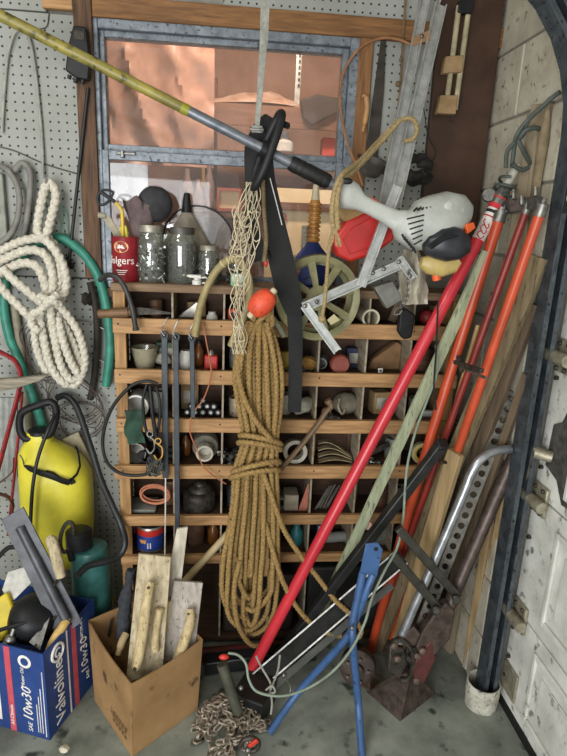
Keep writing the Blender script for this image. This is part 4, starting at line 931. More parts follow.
def wfloat(label, quad, m, hpts, d0):
    t = thing('wooden_float', label, 'float', quad[2])
    obj('board', slab(quad, .016), m, t, bevel=.0015)
    h = cv(*hpts); n = len(h)
    obj('grip', MB().tube(h, [.0135+.0022*math.sin(PI*i/(n-1)) for i in range(n)], 14), hw, t)
    for q in (h[2], h[-3]): obj('screw', MB().ball(q+V((-.003, -.0135, .002)), .0055, 10), iron, t)
    return t
wfloat('large pale wooden float with curved grip in the cardboard box', ln((139, 554, .47), (171, 557, .455), (163, 668, .56), (126, 684, .575)), fw, ((151, 583, .505), (147, 600, .535), (143, 630, .57), (139, 655, .585), (136, 668, .59)), .5)
q = ln((160, 610, .50), (158, 650, .555)); 
one('spare_grip', MB().tube(cv((160, 608, .515), (157, 622, .525), (155, 640, .545), (156, 652, .56)), [.009]+[.0125]*23+[.010], 12), hw, 'short loose float grip beside the large pale float', 'handle')
wfloat('tall slim wooden float standing behind the others', ln((177, 529, .38), (188, 527, .375), (178, 610, .44), (158, 640, .47), (165, 590, .43)), mat('float_wood_pale', '#cbc3b2', '#a09785', rough=.8, scale=10, stretch=(6, 6, 1), bump=.2), ((168, 600, .455), (166, 612, .465), (163, 628, .48), (161, 640, .49)), .4)
wfloat('short grey wooden float with bent grip in the cardboard box', ln((174, 581, .44), (203, 583, .43), (195, 650, .50), (160, 672, .53)), fw2, ((190, 610, .475), (190, 622, .50), (184, 642, .53), (176, 662, .55)), .5)
fz = MB().tube(cv((131, 570, .40), (127, 592, .41), (124, 615, .43), (123, 640, .45)), [.014]*8+[.02]*16+[.016], 14).jitter(.005, 60)
one('paint_roller', fz, mat('dark_fleece', '#3c3f44', '#26282c', rough=.95, bump=.5, scale=80), 'dark fuzzy roller sleeve in the back of the cardboard box', 'roller')
one('wooden_peg', MB().tube(cv((126, 634, .48), (122, 642, .50), (118, 655, .52)), [.012]*12+[.009]*5, 10), mat('peg_wood', '#a8926c', rough=.7), 'short wooden peg lying in the cardboard box', 'peg')
one('pale_pole', MB().tube(ln((184, 582, .30), (236, 525, .255)), .0125, 12), mat('pale_pole_wood', '#b3a078', '#8f7d58', rough=.6, scale=8), 'pale wooden pole leaning on the low shelf behind the box', 'pole')
# ================================================================ CENTRE: HANGING THINGS
# ---- string trimmer
t = thing('string_trimmer', 'string trimmer with yellow shaft and pale grey engine hanging across the window', 'trimmer', at(283, 155, .46))
tyel = mat('trimmer_yellow', '#94893f', '#686030', rough=.4, scale=14, bump=.08, dirt=.3)
shaftm = mat('shaft_grey', '#8c9096', '#5f646b', rough=.35, metal=.5)
P0, P1 = at(-30, 0, .52), at(348, 192, .45)
def along(s): return P0.lerp(P1, s)
def sfor(x):
    lo, hi = 0, 1
    for _ in range(30):
        m_ = (lo+hi)/2; q = along(m_)-CP; xx = 283.5+CF*q.dot(_R)/q.dot(_f)
        if xx < x: lo = m_
        else: hi = m_
    return lo
obj('yellow_shaft', MB().tube([along(0), along(sfor(183))], .0128, 16), tyel, t)
obj('shaft_joint', MB().tube([along(sfor(181.5)), along(sfor(189))], .0134, 16), mat('olive_band', '#8c8b2a', rough=.4), t)
obj('grey_shaft', MB().tube([along(sfor(188)), along(1)], .0126, 16), shaftm, t)
obj('foam_grip', MB().tube([along(sfor(290)), along(sfor(292)), along(sfor(327)), along(sfor(329))], [.017, .0195, .0195, .017], 18), black, t)
for k in range(6): obj('grip_groove', MB().tube([along(sfor(295+k*5.5)), along(sfor(297+k*5.5))], .0202, 18), black, t)
hc = along(sfor(267)); ax = (P1-P0).normalized(); hu = (at(282, 115, .46)-at(258, 178, .46)).normalized(); hv = (hc-CP).normalized()
lp = curve([hc+hu*(.095*math.cos(a))*1.0+hv*(.030*math.sin(a))-ax*(.010*math.sin(a)) for a in [2*PI*i/16 for i in range(16)]], 4, True)
obj('loop_handle', MB().tube(lp, .0105, 12, closed=True), blackp, t)
obj('handle_clamp', MB().tube([along(sfor(261)), along(sfor(273))], .021, 14), blackp, t)
obj('clamp_knob', MB().tube(ln((284, 124, .47), (288, 126, .48)), .008, 10), black, t)
eg = mat('engine_grey', '#bcbeb6', '#989a92', rough=.42, scale=9, bump=.04, amt=.35)
def loft(secs, n=24, dsc=.8):                       # (x, y, half-height px, d) sections with elliptical outline
    rings = []
    for i, (x, y, h, d) in enumerate(secs):
        a = secs[max(i-1, 0)]; b = secs[min(i+1, len(secs)-1)]
        tx, ty = b[0]-a[0], b[1]-a[1]; L = math.hypot(tx, ty); nx, ny = -ty/L, tx/L
        c0 = at(x, y, d); up_ = at(x+nx*h, y+ny*h, d)-c0; dep = V((0, up_.length*dsc, 0))
        rings.append([c0+up_*math.copysign(abs(math.cos(2*PI*j/n))**.8, math.cos(2*PI*j/n))+dep*math.copysign(abs(math.sin(2*PI*j/n))**.8, math.sin(2*PI*j/n)) for j in range(n)])
    return MB().ring(rings)
obj('trigger_housing', loft([(337, 194, 5, .45), (339, 193, 13, .45), (345, 194, 16, .45), (352, 197, 14, .45), (360, 202, 9, .45), (370, 207, 8, .45), (382, 213, 8.5, .45), (394, 219, 10, .45), (402, 222, 13, .45)]), eg, t)
obj('trigger_hole', MB().ball(at(347, 181, .49), .012, 12, (1.3, .4, .7)), black, t)
obj('engine_cover', loft([(397, 219, 9, .45), (403, 224, 17, .45), (412, 227, 23, .45), (424, 226, 26, .45), (438, 219, 25, .45), (452, 213, 22, .45), (463, 212, 17, .45), (470, 213, 9, .45)], dsc=.85), eg, t)
obj('starter_bulge', slab(ln((440, 206, .505), (450, 197, .50), (466, 203, .49), (468, 213, .49), (459, 219, .505), (447, 215, .51)), .03), eg, t, bevel=.014)
for k in range(7):
    x0, y0 = 411+k*1.1, 217+k*5.1; w_ = 17-k*1.5
    o = obj('vent_slot', MB().tube(ln((x0-4+.3*k, y0+2, .523), (x0-4+w_, y0-2-.1*k, .525)), .0042, 6, sq=.5), black, t) if k < 6 else None
for k in range(6):
    x0, y0 = 402+k*2.2, 234+k*2.6; obj('vent_slot', MB().tube(ln((x0, y0, .505), (x0+3, y0+6, .508)), .003, 6), black, t)
for k in range(5): obj('fin', MB().tube(ln((414+k*4, 211-k*.8, .50), (417+k*4, 208-k*.8, .49)), .003, 6), iron, t)
obj('muffler_cover', loft([(424, 250, 6, .49), (430, 247, 12, .49), (442, 245, 17, .49), (455, 243, 17, .49), (464, 241, 13, .49), (468, 239, 6, .49)], dsc=.9), mat('cowl_black', '#33353a', '#1e1f23', rough=.35), t)
obj('cowl_lip', slab(ln((427, 245, .54), (445, 233, .54), (460, 235, .54), (445, 240, .545), (432, 249, .545)), .01), blackp, t, bevel=.003)
obj('fuel_tank', loft([(421, 262, 5, .47), (428, 264, 10, .47), (440, 266, 11, .47), (452, 264, 9, .47), (458, 260, 5, .47)], dsc=.9), mat('fuel_tank_tan', '#c2ad6f', '#9f8b50', rough=.4), t)
obj('fuel_cap', MB().tube(ln((436, 274, .47), (437, 280, .47)), .012, 12), orange, t)
obj('choke_tab', slab(ln((466, 224, .49), (474, 222, .48), (476, 228, .48), (468, 234, .49)), .012), orange, t, bevel=.002)
obj('trigger', slab(ln((361, 193, .44), (374, 198, .44), (385, 205, .44), (383, 208, .44), (365, 201, .44)), .012), orange, t, bevel=.002)
# ---- grey webbing strap from the ceiling with a black sling
web = mat('webbing', '#94948a', '#6d6d64', rough=.7, scale=60)
top = at(266, -45, .44); top = V((top.x, top.y, 2.619))
P = curve([top, at(265, 10, .44), at(263, 50, .445), at(260, 90, .45), at(257, 128, .45)], 6)
n = len(P)
tw = thing('webbing_strap', 'grey webbing strap hanging from the ceiling over the window', 'strap', P[-1])
obj('band', MB().tube(P, [.0135-.007*i/(n-1) for i in range(n)], 8, sq=.22, up=(1, -.25, 0)), web, tw)
obj('buckle', MB().box(P[-1].x-.014, P[-1].x+.014, P[-1].y-.004, P[-1].y+.004, P[-1].z-.012, P[-1].z+.006).tube([P[-1]+V((-.017, 0, -.004)), P[-1]+V((.017, 0, -.004))], .006, 8), steel, tw, bevel=.001)
blk = mat('sling_black', '#1d1d1c', '#121212', rough=.8, bump=.2)
t = thing('black_sling', 'wide black padded sling hanging from the webbing strap', 'sling', at(275, 250, .42))
def ribbon(pts, w, th=.18): 
    q = curve([at(x, y, d) for x, y, d, _ in pts], 6); m_ = len(q); ws = []
    for i in range(m_):
        f = i/6; j = min(int(f), len(pts)-2); ws.append((pts[j][3]+(pts[j+1][3]-pts[j][3])*(f-j))*mm(.42))
    return MB().tube(q, ws, 10, sq=th, up=(1, -.15, .2))
obj('pad', ribbon([(269, 116, .42, 4), (263, 128, .42, 9), (254, 148, .415, 9), (251, 175, .41, 6), (251, 200, .405, 6), (254, 235, .40, 7), (262, 260, .39, 9)], 1, .3), blk, t)
obj('back_band', ribbon([(263, 150, .40, 9), (266, 180, .395, 9), (272, 215, .39, 11), (279, 250, .385, 13), (287, 285, .38, 13), (295, 312, .37, 10)], 1), blk, t)
obj('tail', ribbon([(292, 295, .365, 8), (295, 325, .36, 8), (295.5, 360, .36, 7.5), (294.5, 412, .355, 7.5)], 1, .12), blk, t)
obj('seam', MB().tube(cv((270, 178, .42), (277, 205, .415), (282, 225, .41)), .0014, 5), whitep, t)
one('red_clip', MB().ball(at(266, 263, .43), .006, 8, (1, 1, 1.8)), redp, 'tiny red clip dangling on the black sling', 'clip')
# ---- string net with an orange float
netm = mat('net_string', '#cfc4a4', '#a2957a', rough=.9)
t = thing('string_net', 'ragged cream string net hanging beside the black sling', 'net', at(245, 270, .46))
rn = random.Random(3)
cords = []
for k in range(12):
    f = k/11; x0 = 250+8*f; pts = []
    for j in range(13):
        g = j/12; y = 182+172*g
        wd = .72*(7+12*math.sin(PI*min(1, g*1.5))*(1-g*.55)); cx = 252-14*min(1, g*1.4)+4*max(0, g-.7)
        pts.append(at(cx+(f-.5)*2*wd+3.0*math.sin(j*1.9+k*2.3)+rn.uniform(-1.5, 1.5), y, .455+.02*math.sin(k*1.1+j*.5)))
    cords.append(pts)
for k in range(12): obj('strand', MB().tube(curve(cords[k], 4), .0013, 5), netm, t)
for j in range(2, 12):
    nb = MB()
    for k in range(j % 2, 11, 2): nb.tube([cords[k][j], (cords[k][j]+cords[k+1][j])/2+V((0, -.005, -.006)), cords[k+1][j]], .0015, 4)
    obj('mesh_row', nb, netm, t)
for x0 in (240, 245):
    m_ = MB()
    for j in range(6): m_.tube(cv((x0-4+j % 3, 205+j*7, .45), (x0-8+3*math.sin(j), 212+j*8, .455), (x0-3, 222+j*7, .455), (x0+5, 216+j*7, .455), k=4), .0014, 4)
    obj('loose_mesh', m_, netm, t)
obj('heavy_strand', MB().rope(cv((263, 180, .445), (264, 210, .45), (266, 240, .45), (264, 262, .45)), .0065), mat('brown_strand', '#7d6a4c', '#55472f', rough=.9), t)
fo = at(262, 303, .49); fz_ = (at(274, 290, .49)-at(250, 315, .49)).normalized()
t = thing('net_float', 'bright orange oval float with pale plugs on the net', 'float', fo)
obj('body', MB().lathe([(.006, -.040), (.016, -.038), (.026, -.028), (.031, -.012), (.032, 0), (.031, .012), (.026, .028), (.016, .038), (.006, .040)], frame(fo, fz_), 26), mat('float_orange', '#d8512f', '#b5402a', rough=.5, dirt=.08), t)
for s_ in (1, -1): obj('plug', MB().lathe([(.009, .0), (.009, .010), (.006, .013)], frame(fo+fz_*s_*.0385+V((0, -.004, 0)), fz_*s_), 14), netm, t)
# ---- tan hose bow
tan = mat('tan_hose', '#a09266', '#7b6e48', rough=.5)
t = thing('tan_hose_bow', 'short tan hose bent in a bow over the shelf front', 'hose', at(220, 290, .30))
hp_ = cv((195, 336, .27), (199, 312, .28), (206, 290, .29), (217, 270, .30), (231, 259, .32), (242, 264, .34), (249, 280, .35), (249, 300, .35), (243, 320, .35), (236, 334, .35), (231, 346, .345), k=10)
obj('hose', MB().tube(hp_, .0115, 12), tan, t)
for i in (34, 38, 42, 47): obj('wrap', MB().tube(hp_[i:i+2], .0128, 12), mat('wrap_pale', '#c2b287', rough=.7), t)
one('grey_hose_stub', MB().tube(cv((262, 312, .335), (270, 316, .335), (277, 325, .335), (284, 336, .33)), .0105, 12), mat('grey_green_hose', '#7f8069', '#5e5f4c', rough=.5), 'grey green hose stub beside the rope top', 'hose')
# ---- big manila rope coil
man = mat('manila', '#a3854f', '#6b5430', rough=.85, scale=150, bump=.3)
RR = .0091
t = thing('manila_rope_coil', 'large hanging coil of golden brown manila rope', 'rope', at(255, 600, .38))
rk = random.Random(11)
def prof_at(y):
    K = [(318, 259, 6), (335, 258, 15), (365, 258, 23), (400, 259, 22), (438, 261, 16), (455, 258, 18), (474, 255, 20), (500, 255, 22), (540, 252, 26), (575, 250, 27), (610, 248, 25), (660, 247, 20)]
    for (a, c0, h0), (b, c1, h1) in zip(K, K[1:]):
        if a <= y <= b: f = (y-a)/(b-a); return c0+(c1-c0)*f, h0+(h1-h0)*f
    return K[-1][1:]
NL = 11
for k in range(NL):
    a = -1+2*k/(NL-1); b = -a*.75+rk.uniform(-.2, .2); dd = .405 if k % 2 else .385; d2 = .365 if k % 2 else .345
    yb = 600+30*math.sin(k*2.1)+8*rk.uniform(-1, 1)
    ys = [322, 345, 375, 410, 440, 470, 505, 545, 575]
    pts = []
    for y in ys:
        c0, h = prof_at(y); pts.append((c0+a*h+rk.uniform(-1, 1), y, dd+rk.uniform(-.006, .006)))
    c0, h = prof_at(yb-12); pts.append((c0+a*h, yb-12, dd)); pts.append((c0+(a+b)/2*h, yb+4, (dd+d2)/2)); pts.append((c0+b*h, yb-12, d2))
    for y in ys[::-1]:
        c0, h = prof_at(y); pts.append((c0+b*h, y, d2+rk.uniform(-.005, .005)))
    obj('rope_loop', MB().rope(cv(*pts, k=7), RR), man, t)
for y0, sl in ((440, -.14), (446, -.10), (467, .14), (474, .10)):
    c0, h = prof_at(y0); pts = []
    for i in range(12):
        an = 2*PI*i/12; pts.append(at(c0+(h+4)*math.cos(an), y0-2*math.sin(an)-sl*(h+4)*math.cos(an)*1.6, .385+.047*math.sin(an)))
    obj('rope_wrap', MB().rope(curve(pts+pts[:1], 7), RR), man, t)
obj('rope_diagonal', MB().rope(cv((237, 350, .40), (240, 385, .425), (252, 415, .435), (268, 436, .43), (277, 444, .40)), RR), man, t)
for pts in ([(252, 330, .39), (254, 318, .40), (262, 312, .40), (268, 320, .40), (266, 334, .39)], [(256, 326, .41), (262, 318, .42), (270, 314, .41), (272, 324, .40), (264, 332, .40)]):
    obj('rope_knot', MB().rope(cv(*pts), RR), man, t)
obj('rope_tail', MB().rope(cv((262, 470, .42), (272, 498, .42), (284, 530, .415), (300, 555, .41), (318, 578, .41), (335, 600, .43), (352, 616, .45), (361, 630, .47), (358, 638, .47)), RR), man, t)
obj('rope_tail', MB().rope(cv((258, 490, .37), (266, 525, .40), (274, 555, .42), (283, 582, .42), (296, 606, .415), (312, 624, .42), (330, 634, .445), (342, 636, .45)), RR), man, t)
for pts in ([(232, 520, .40), (224, 555, .41), (222, 590, .40), (230, 612, .39), (246, 618, .38)], [(240, 560, .41), (234, 590, .42), (238, 625, .41), (252, 645, .39), (266, 640, .37), (268, 615, .36)]):
    obj('rope_low_loop', MB().rope(cv(*pts), RR), man, t)

# ---- khaki reel
rc = at(318, 298, .285); t = thing('cord_reel', 'khaki plastic reel with open spokes hanging over the shelf', 'reel', rc)
kh_ = mat('khaki_plastic', '#8f8b62', '#6b6846', rough=.5, bump=.05)
M = frame(rc, (0.05, -1, .02)); RO = .128
obj('rim', MB().lathe([(RO-.020, -.012), (RO, -.014), (RO+.004, 0), (RO, .014), (RO-.004, .014), (RO-.020, .006), (RO-.020, -.012)], M, 48, caps=False), kh_, t)
obj('hub', MB().lathe([(.012, -.02), (.036, -.018), (.038, .008), (.03, .012), (.012, .012), (.012, -.02)], M, 30, caps=False), kh_, t)
for k in range(8):
    a = 2*PI*k/8+.25; u1 = V((math.cos(a), math.sin(a), 0)); s1 = V((-math.sin(a), math.cos(a), 0))
    obj('spoke', MB().prism([M @ (u1*.034+s1*.009), M @ (u1*.034-s1*.009), M @ (u1*(RO-.016)-s1*.013), M @ (u1*(RO-.016)+s1*.013)], M.to_3x3() @ V((0, 0, .008))), kh_, t, bevel=.002)
obj('back_rim', MB().lathe([(RO-.030, -.042), (RO-.006, -.042), (RO-.006, -.036), (RO-.030, -.036), (RO-.030, -.042)], M, 48, caps=False), kh_, t)
obj('drum', MB().lathe([(.066, -.036), (.066, -.013)], M, 36, caps=False), mat('dark_drum', '#3b3a2c', rough=.7), t)
one('paper_tag', slab(ln((327, 320, .318), (334, 314, .318), (340, 320, .318), (331, 325, .318)), .001), mat('yellow_paper', '#d8d0a0', rough=.8), 'torn pale yellow tag caught in the reel', 'tag')
# ---- jug with corrugated spout on the shelf top, behind the reel
p = ontop(311, .125)
t = thing('blue_jug', 'blue jug with ribbed amber spout on the shelf behind the reel', 'jug', p)
blu = mat('blue_plastic', '#2a3a78', '#1f2b5c', rough=.4)
obj('body', MB().lathe([(.05, 0), (.058, .008), (.06, .07), (.05, .10), (.028, .125), (.018, .14)], T(p), 28), blu, t)
pr = [(.016, .14)]
for k in range(9): pr += [(.021, .146+k*.0135), (.021, .152+k*.0135), (.016, .155+k*.0135), (.016, .158+k*.0135)]
obj('ribbed_spout', MB().lathe(pr+[(.014, .27)], T(p), 20), mat('amber_plastic', '#c08a43', '#96662b', rough=.35), t)
obj('tip', MB().lathe([(.014, .2705), (.012, .29), (.008, .325), (.006, .33)], T(p), 16), mat('milky_tip', '#cdbfa0', rough=.4), t)
p = ontop(303, .085); pr = [(.011, 0)]
for k in range(16): pr += [(.014, .004+k*.012), (.014, .009+k*.012), (.011, .011+k*.012)]
one('ribbed_tube', MB().lathe(pr, T(p), 16), mat('clear_ribbed', '#b0a898', '#8d8577', rough=.35), 'upright grey ribbed tube beside the blue jug', 'tube')
p = ontop(291, .16)
one('pink_cylinder', MB().lathe([(.022, 0), (.024, .004), (.024, .06), (.018, .066)], frame(p+V((-.02, 0, .0245)), (.8, .3, .55)), 20), mat('dusty_pink', '#b5877a', '#8e675c', rough=.6), 'dusty pink cylinder lying under the jug spout', 'cylinder')
# ---- red container behind the trimmer
t = thing('red_container', 'red plastic container hanging behind the trimmer neck', 'container', at(365, 260, .36))
obj('shell', slab(ln((333, 240, .375), (347, 221, .375), (378, 206, .375), (402, 212, .375), (394, 240, .375), (374, 255, .375), (350, 262, .375), (338, 256, .375)), .09), mat('container_red', '#c32f2a', '#a02420', rough=.4, scale=6), t, bevel=.008)
obj('moulded_panel', slab(ln((343, 240, .38), (352, 228, .38), (378, 214, .38), (392, 218, .38), (385, 238, .38), (368, 248, .38), (350, 254, .38)), .004), mat('container_red2', '#b82b27', '#9a221f', rough=.35), t, bevel=.0015)
one('tan_wedge', slab(ln((334, 210, .37), (344, 196, .37), (365, 205, .37), (372, 212, .37), (345, 222, .37)), .05), mat('tan_card', '#a98a5c', '#80663f', rough=.8), 'tan cardboard wedge above the red container', 'cardboard', bevel=.003)
# ---- aluminium folding frame
t = thing('folding_frame', 'folding aluminium frame of long riveted channels', 'frame', at(400, 200, .36))
def channel(a, b, w, dep=.014, lip=.0035):
    d = (b-a).normalized(); u = V((0, -1, 0)); u = (u-d*u.dot(d)).normalized(); x = d.cross(u)
    m_ = MB().bar(a, b, w, lip, up=u)
    for s_ in (-1, 1): m_.bar(a+x*s_*(w/2-lip/2)+u*dep/2, b+x*s_*(w/2-lip/2)+u*dep/2, lip, dep-lip-.0004, up=u)
    return m_
obj('rail', channel(at(428, -20, .10), at(383, 205, .30), .030), alu, t, smooth=False)
obj('rail', channel(at(440, 5, .12), at(393, 208, .335), .036), alu, t, smooth=False)
obj('bent_top', MB().tube(cv((428, 60, .155), (434, 20, .12), (441, -2, .11), (452, -16, .10)), .012, 8, sq=.4), alu, t)
obj('cross_plate', slab(ln((411, 38, .165), (430, 30, .165), (431, 40, .165), (412, 46, .165)), .004), mat('copper_glint', '#c59a76', '#9c7454', rough=.35, metal=.6), t)  # coppery reflection on the bracket put into its colour
obj('arm', channel(at(397, 186, .405), at(360, 286, .425), .027), alu, t, smooth=False)
obj('arm', channel(at(303, 307, .42), at(404, 262, .40), .027), alu, t, smooth=False)
obj('arm', channel(at(304, 305, .428), at(337, 351, .43), .025), alu, t, smooth=False)
obj('link', channel(at(398, 258, .405), at(413, 279, .405), .024), alu, t, smooth=False)
rv = mesh_of('rivet', MB().ball((0, 0, 0), .0062, 12, (1, .5, 1)), steel)
for x, y, d in ((305, 306, .443), (317, 302, .434), (362, 277, .412), (373, 273, .42), (384, 269, .42), (399, 262, .422), (385, 208, .315), (396, 196, .36), (422, 36, .170), (410, 276, .415)):
    inst('rivet', rv, T(at(x, y, d)), t)
# ---- brown cable loop, tan rope and tools on the right pegboard
one('brown_cable_loop', MB().tube(cv((411, 45, .07), (400, 40, .06), (383, 38, .05), (364, 45, .05), (350, 60, .05), (341, 82, .055), (341, 112, .06), (347, 142, .07), (356, 165, .08), (363, 186, .09)), .0042, 8), mat('brown_cable', '#a5754f', '#7d5536', rough=.5), 'thin brown cable curving beside the window casing', 'cable')
tr_ = thing('tan_rope', 'thin tan rope looped over a rail with a frayed tassel', 'rope', at(333, 240, .5))
tanr = mat('tan_rope', '#a8946a', '#7a6846', rough=.9, scale=150, bump=.3)
obj('run', MB().rope(cv((404, 141, .30), (413, 139, .30), (417, 129, .30), (412, 119, .30), (398, 122, .30), (380, 140, .30), (360, 161, .40), (343, 174, .48), (335, 190, .50), (332, 212, .50), (334, 232, .50)), .0075), tanr, tr_)
obj('run', MB().rope(cv((398, 123, .305), (378, 146, .34), (355, 170, .43), (341, 182, .49), (337, 205, .505), (338, 230, .505)), .0075), tanr, tr_)
obj('hanging_end', MB().rope(cv((334, 228, .50), (329, 250, .49), (327, 275, .475), (325, 298, .46), (322, 318, .455)), .0058), tanr, tr_)
fr_ = MB()
for k in range(22):
    a = random.uniform(-1, 1); fr_.tube(cv((335+a, 228, .51), (335+a*4, 236, .512), (335+a*7, 244+random.uniform(-2, 3), .51), k=4), .0013, 4)
obj('end_knot', MB().ball(at(322, 319, .455), .011, 10), tanr, tr_)
obj('tassel', fr_, tanr, tr_)
one('brown_twine', MB().tube(cv((406, -10, .04), (403, 40, .045), (400, 90, .05), (396, 130, .06), (392, 195, .07)), .0038, 6).ball(at(398, 84, .05), .009, 8).ball(at(401, 60, .05), .007, 8), mat('dark_twine', '#7f6a4c', '#5c4b33', rough=.9), 'brown knotted twine hanging down the right pegboard', 'twine')
one('saw_blade', slab(ln((381, 40, .03), (386, 40, .03), (384, 90, .03), (377, 165, .03), (365, 162, .03), (374, 90, .03)), .004), mat('dark_blade', '#4a443b', '#2f2a24', rough=.6, metal=.4), 'long dark saw blade on the right pegboard', 'saw', bevel=.001)
one('scraper_grip', MB().tube(cv((362, 96, .05), (366, 97, .05), (367, 108, .048), (365, 122, .045), (363, 132, .04)), [.006]*8+[.009]*18+[.006]*7, 10), mat('worn_grip', '#b98e5c', '#8c663c', rough=.5), 'small worn wooden grip hooked beside the window casing', 'handle')
one('grey_bowl', MB().lathe([(.001, 0), (.03, .004), (.045, .025), (.05, .05), (.052, .052), (.046, .05), (.04, .026)], frame(at(368, 176, .09), (.1, -.25, .6)), 24), mat('bowl_grey', '#5e5b52', '#45433c', rough=.5), 'dark grey bowl hanging under the saw blade', 'bowl')
gl = MB()
for k in range(7):
    gl.ball(at(412+random.uniform(-5, 14), 160+random.uniform(-6, 22), .10+.01*(k % 3)), .024, 12, (1.2, .5, .8))
gl.jitter(.012, 45)
one('black_gloves', gl, mat('glove_black', '#2b2924', '#1a1915', rough=.7, bump=.3), 'crumpled black work gloves hanging on the pegboard', 'gloves')
one('wire_hanger', MB().tube(cv((418, 85, .04), (424, 110, .04), (428, 135, .05), (436, 152, .06), (430, 165, .06), (420, 170, .06)), .0018, 5), iron, 'bent dark wire above the black gloves', 'wire')
# two pale tubes banded with cardboard
t = thing('lamp_tubes', 'pair of slim glass tubes held by two cardboard sleeves', 'tubes', at(452, 100, .09))
tub = mat('tube_glass', '#b9b08e', '#8f866a', rough=.25)
for a, b in (((459, 6), (445.5, 112)), ((469, 8), (455, 110))):
    obj('tube', MB().tube(ln((*a, .075), (*b, .085)), .0085, 14), tub, t)
cs = mat('sleeve_card', '#a68a64', '#856b48', rough=.8)
obj('sleeve', slab(ln((446, 56, .096), (464, 55, .096), (462, 72, .098), (443, 73, .098)), .026), cs, t, bevel=.002)
obj('sleeve', slab(ln((441, 95, .10), (458, 95, .10), (456, 114, .102), (437, 113, .102)), .026), cs, t, bevel=.002)
obj('hook', MB().tube(cv((449, 113, .09), (453, 118, .09), (451, 121, .09), (447, 119, .09)), .002, 6), iron, t)
obj('clip', slab(ln((460, 0, .09), (476, 0, .09), (472, 14, .09), (458, 12, .09)), .025), blackp, t, bevel=.003)
# white cloth, chain and steel block under the engine
g = []
for i in range(9):
    r2 = []
    for j in range(13):
        u_, v_ = i/8, j/12; wd = 9+6*math.sin(v_*2.6)
        r2.append(at(412+3*v_+(u_-.5)*2*wd*(.75+.25*v_), 250+54*v_, .385+.02*math.sin(u_*9+v_*3)))
    g.append(r2)
one('white_glove', MB().grid(g, (0, .02, 0)).jitter(.006, 45), mat('white_cloth', '#bdb7a4', '#8f8977', rough=.95, bump=.4), 'limp dirty white cloth glove hanging under the engine', 'glove')
linkme = mesh_of('small_link', MB().tube([V((.0035*math.cos(a), 0, .0035*math.sin(a)+math.copysign(.003, math.sin(a)))) for a in [2*PI*i/12 for i in range(12)]], .0014, 5, closed=True), steel)
ch = thing('hook_chain', 'thin bright chain with a snap hook beside the white glove', 'chain', at(404, 300, .42))
cp = resample(cv((409, 272, .41), (408, 285, .42), (407, 298, .425), (400, 308, .425)), .0085)
for i, q in enumerate(cp): inst('link', linkme, T(q) @ Matrix.Rotation(PI/2*(i % 2)+.4, 4, 'Z'), ch)
obj('snap_hook', MB().tube(cv((401, 307, .425), (396, 309, .425), (394, 314, .425), (399, 314, .425), (402, 310, .425)), .0024, 6), steel, ch)
t = thing('steel_block', 'dull grey steel block hanging beside the thin chain', 'block', at(390, 300, .36))
obj('block', slab(ln((374, 287, .385), (393, 281, .385), (404, 300, .385), (387, 309, .385)), .04), mat('block_steel', '#7d7c75', '#5e5d57', rough=.5, metal=.4), t, bevel=.003)
one('black_holder', slab(ln((400, 312, .30), (406, 308, .30), (416, 315, .30), (412, 338, .30), (404, 340, .30), (398, 332, .30)), .025), blackp, 'black plastic tool holder hanging on the upper rail', 'holder', bevel=.006)

# ---- rubber straps, hooks and cords hung on the shelf front
rub = mat('rubber_strap', '#3a4147', '#262c31', rough=.5)
def strap(label, x0, y0, x1, y1, d, w):
    t = thing('rubber_strap', label, 'strap', at(x1, y1, d), 'rubber tie straps on the shelf front')
    obj('band', MB().bar(at(x0, y0+6, d), at(x1, y1, d), w, .006), rub, t, bevel=.002)
    obj('eye', MB().tube([at(x0, y0+4, d)+V((.009*math.cos(a), 0, .010*math.sin(a))) for a in [2*PI*i/16 for i in range(16)]], .0042, 8, closed=True), rub, t)
    obj('s_hook', MB().tube(cv((x0, y0+5, d+.004), (x0-3, y0, d+.004), (x0-1, y0-6, d), (x0+2, y0-12, d), (x0+4, y0-14, d-.004)), .002, 6), steel, t)
strap('black rubber strap with wide head hanging from the top rail', 164.5, 331, 165.5, 478, .262, .019)
strap('longest dark rubber strap hanging down to the lowest cubbies', 176, 333, 178, 590, .268, .017)
strap('short slate rubber strap next to the tan hose bow', 192, 334, 193, 418, .262, .015)
one('copper_wire', MB().tube(cv((203, 322, .25), (206, 340, .26), (209, 356, .26), (211, 375, .258), (204, 398, .262), (192, 415, .262), (190, 432, .26), (197, 450, .26), (203, 466, .26), (214, 476, .26), (226, 484, .26)), .0022, 6), copper, 'thin orange copper wire trailing down the shelf front', 'wire')
one('white_string', MB().tube(cv((165.5, 460, .262), (165.5, 500, .262), (165, 545, .262), (165, 578, .262)), .0024, 6), whitep, 'thin white string hanging straight down the shelf front', 'cord')
one('black_loop_cord', MB().tube(cv((158, 384, .275), (146, 381, .275), (130, 387, .275), (112, 408, .27), (103, 436, .265), (106, 460, .265), (120, 473, .265), (142, 475, .27), (158, 468, .275), (163, 456, .28)), .0055, 10), black, 'thick black cord bent in a wide loop on the left of the shelf', 'cord')
one('black_strap_loop', MB().tube(cv((147, 384, .285), (143, 400, .29), (145, 425, .29), (151, 440, .29), (158, 430, .29), (160, 405, .29), (156, 387, .285)), .0048, 10).tube(cv((150, 386, .295), (152, 410, .30), (157, 440, .30), (163, 455, .29)), .0065, 10), blackp, 'doubled black strap hanging inside the wide cord loop', 'strap')
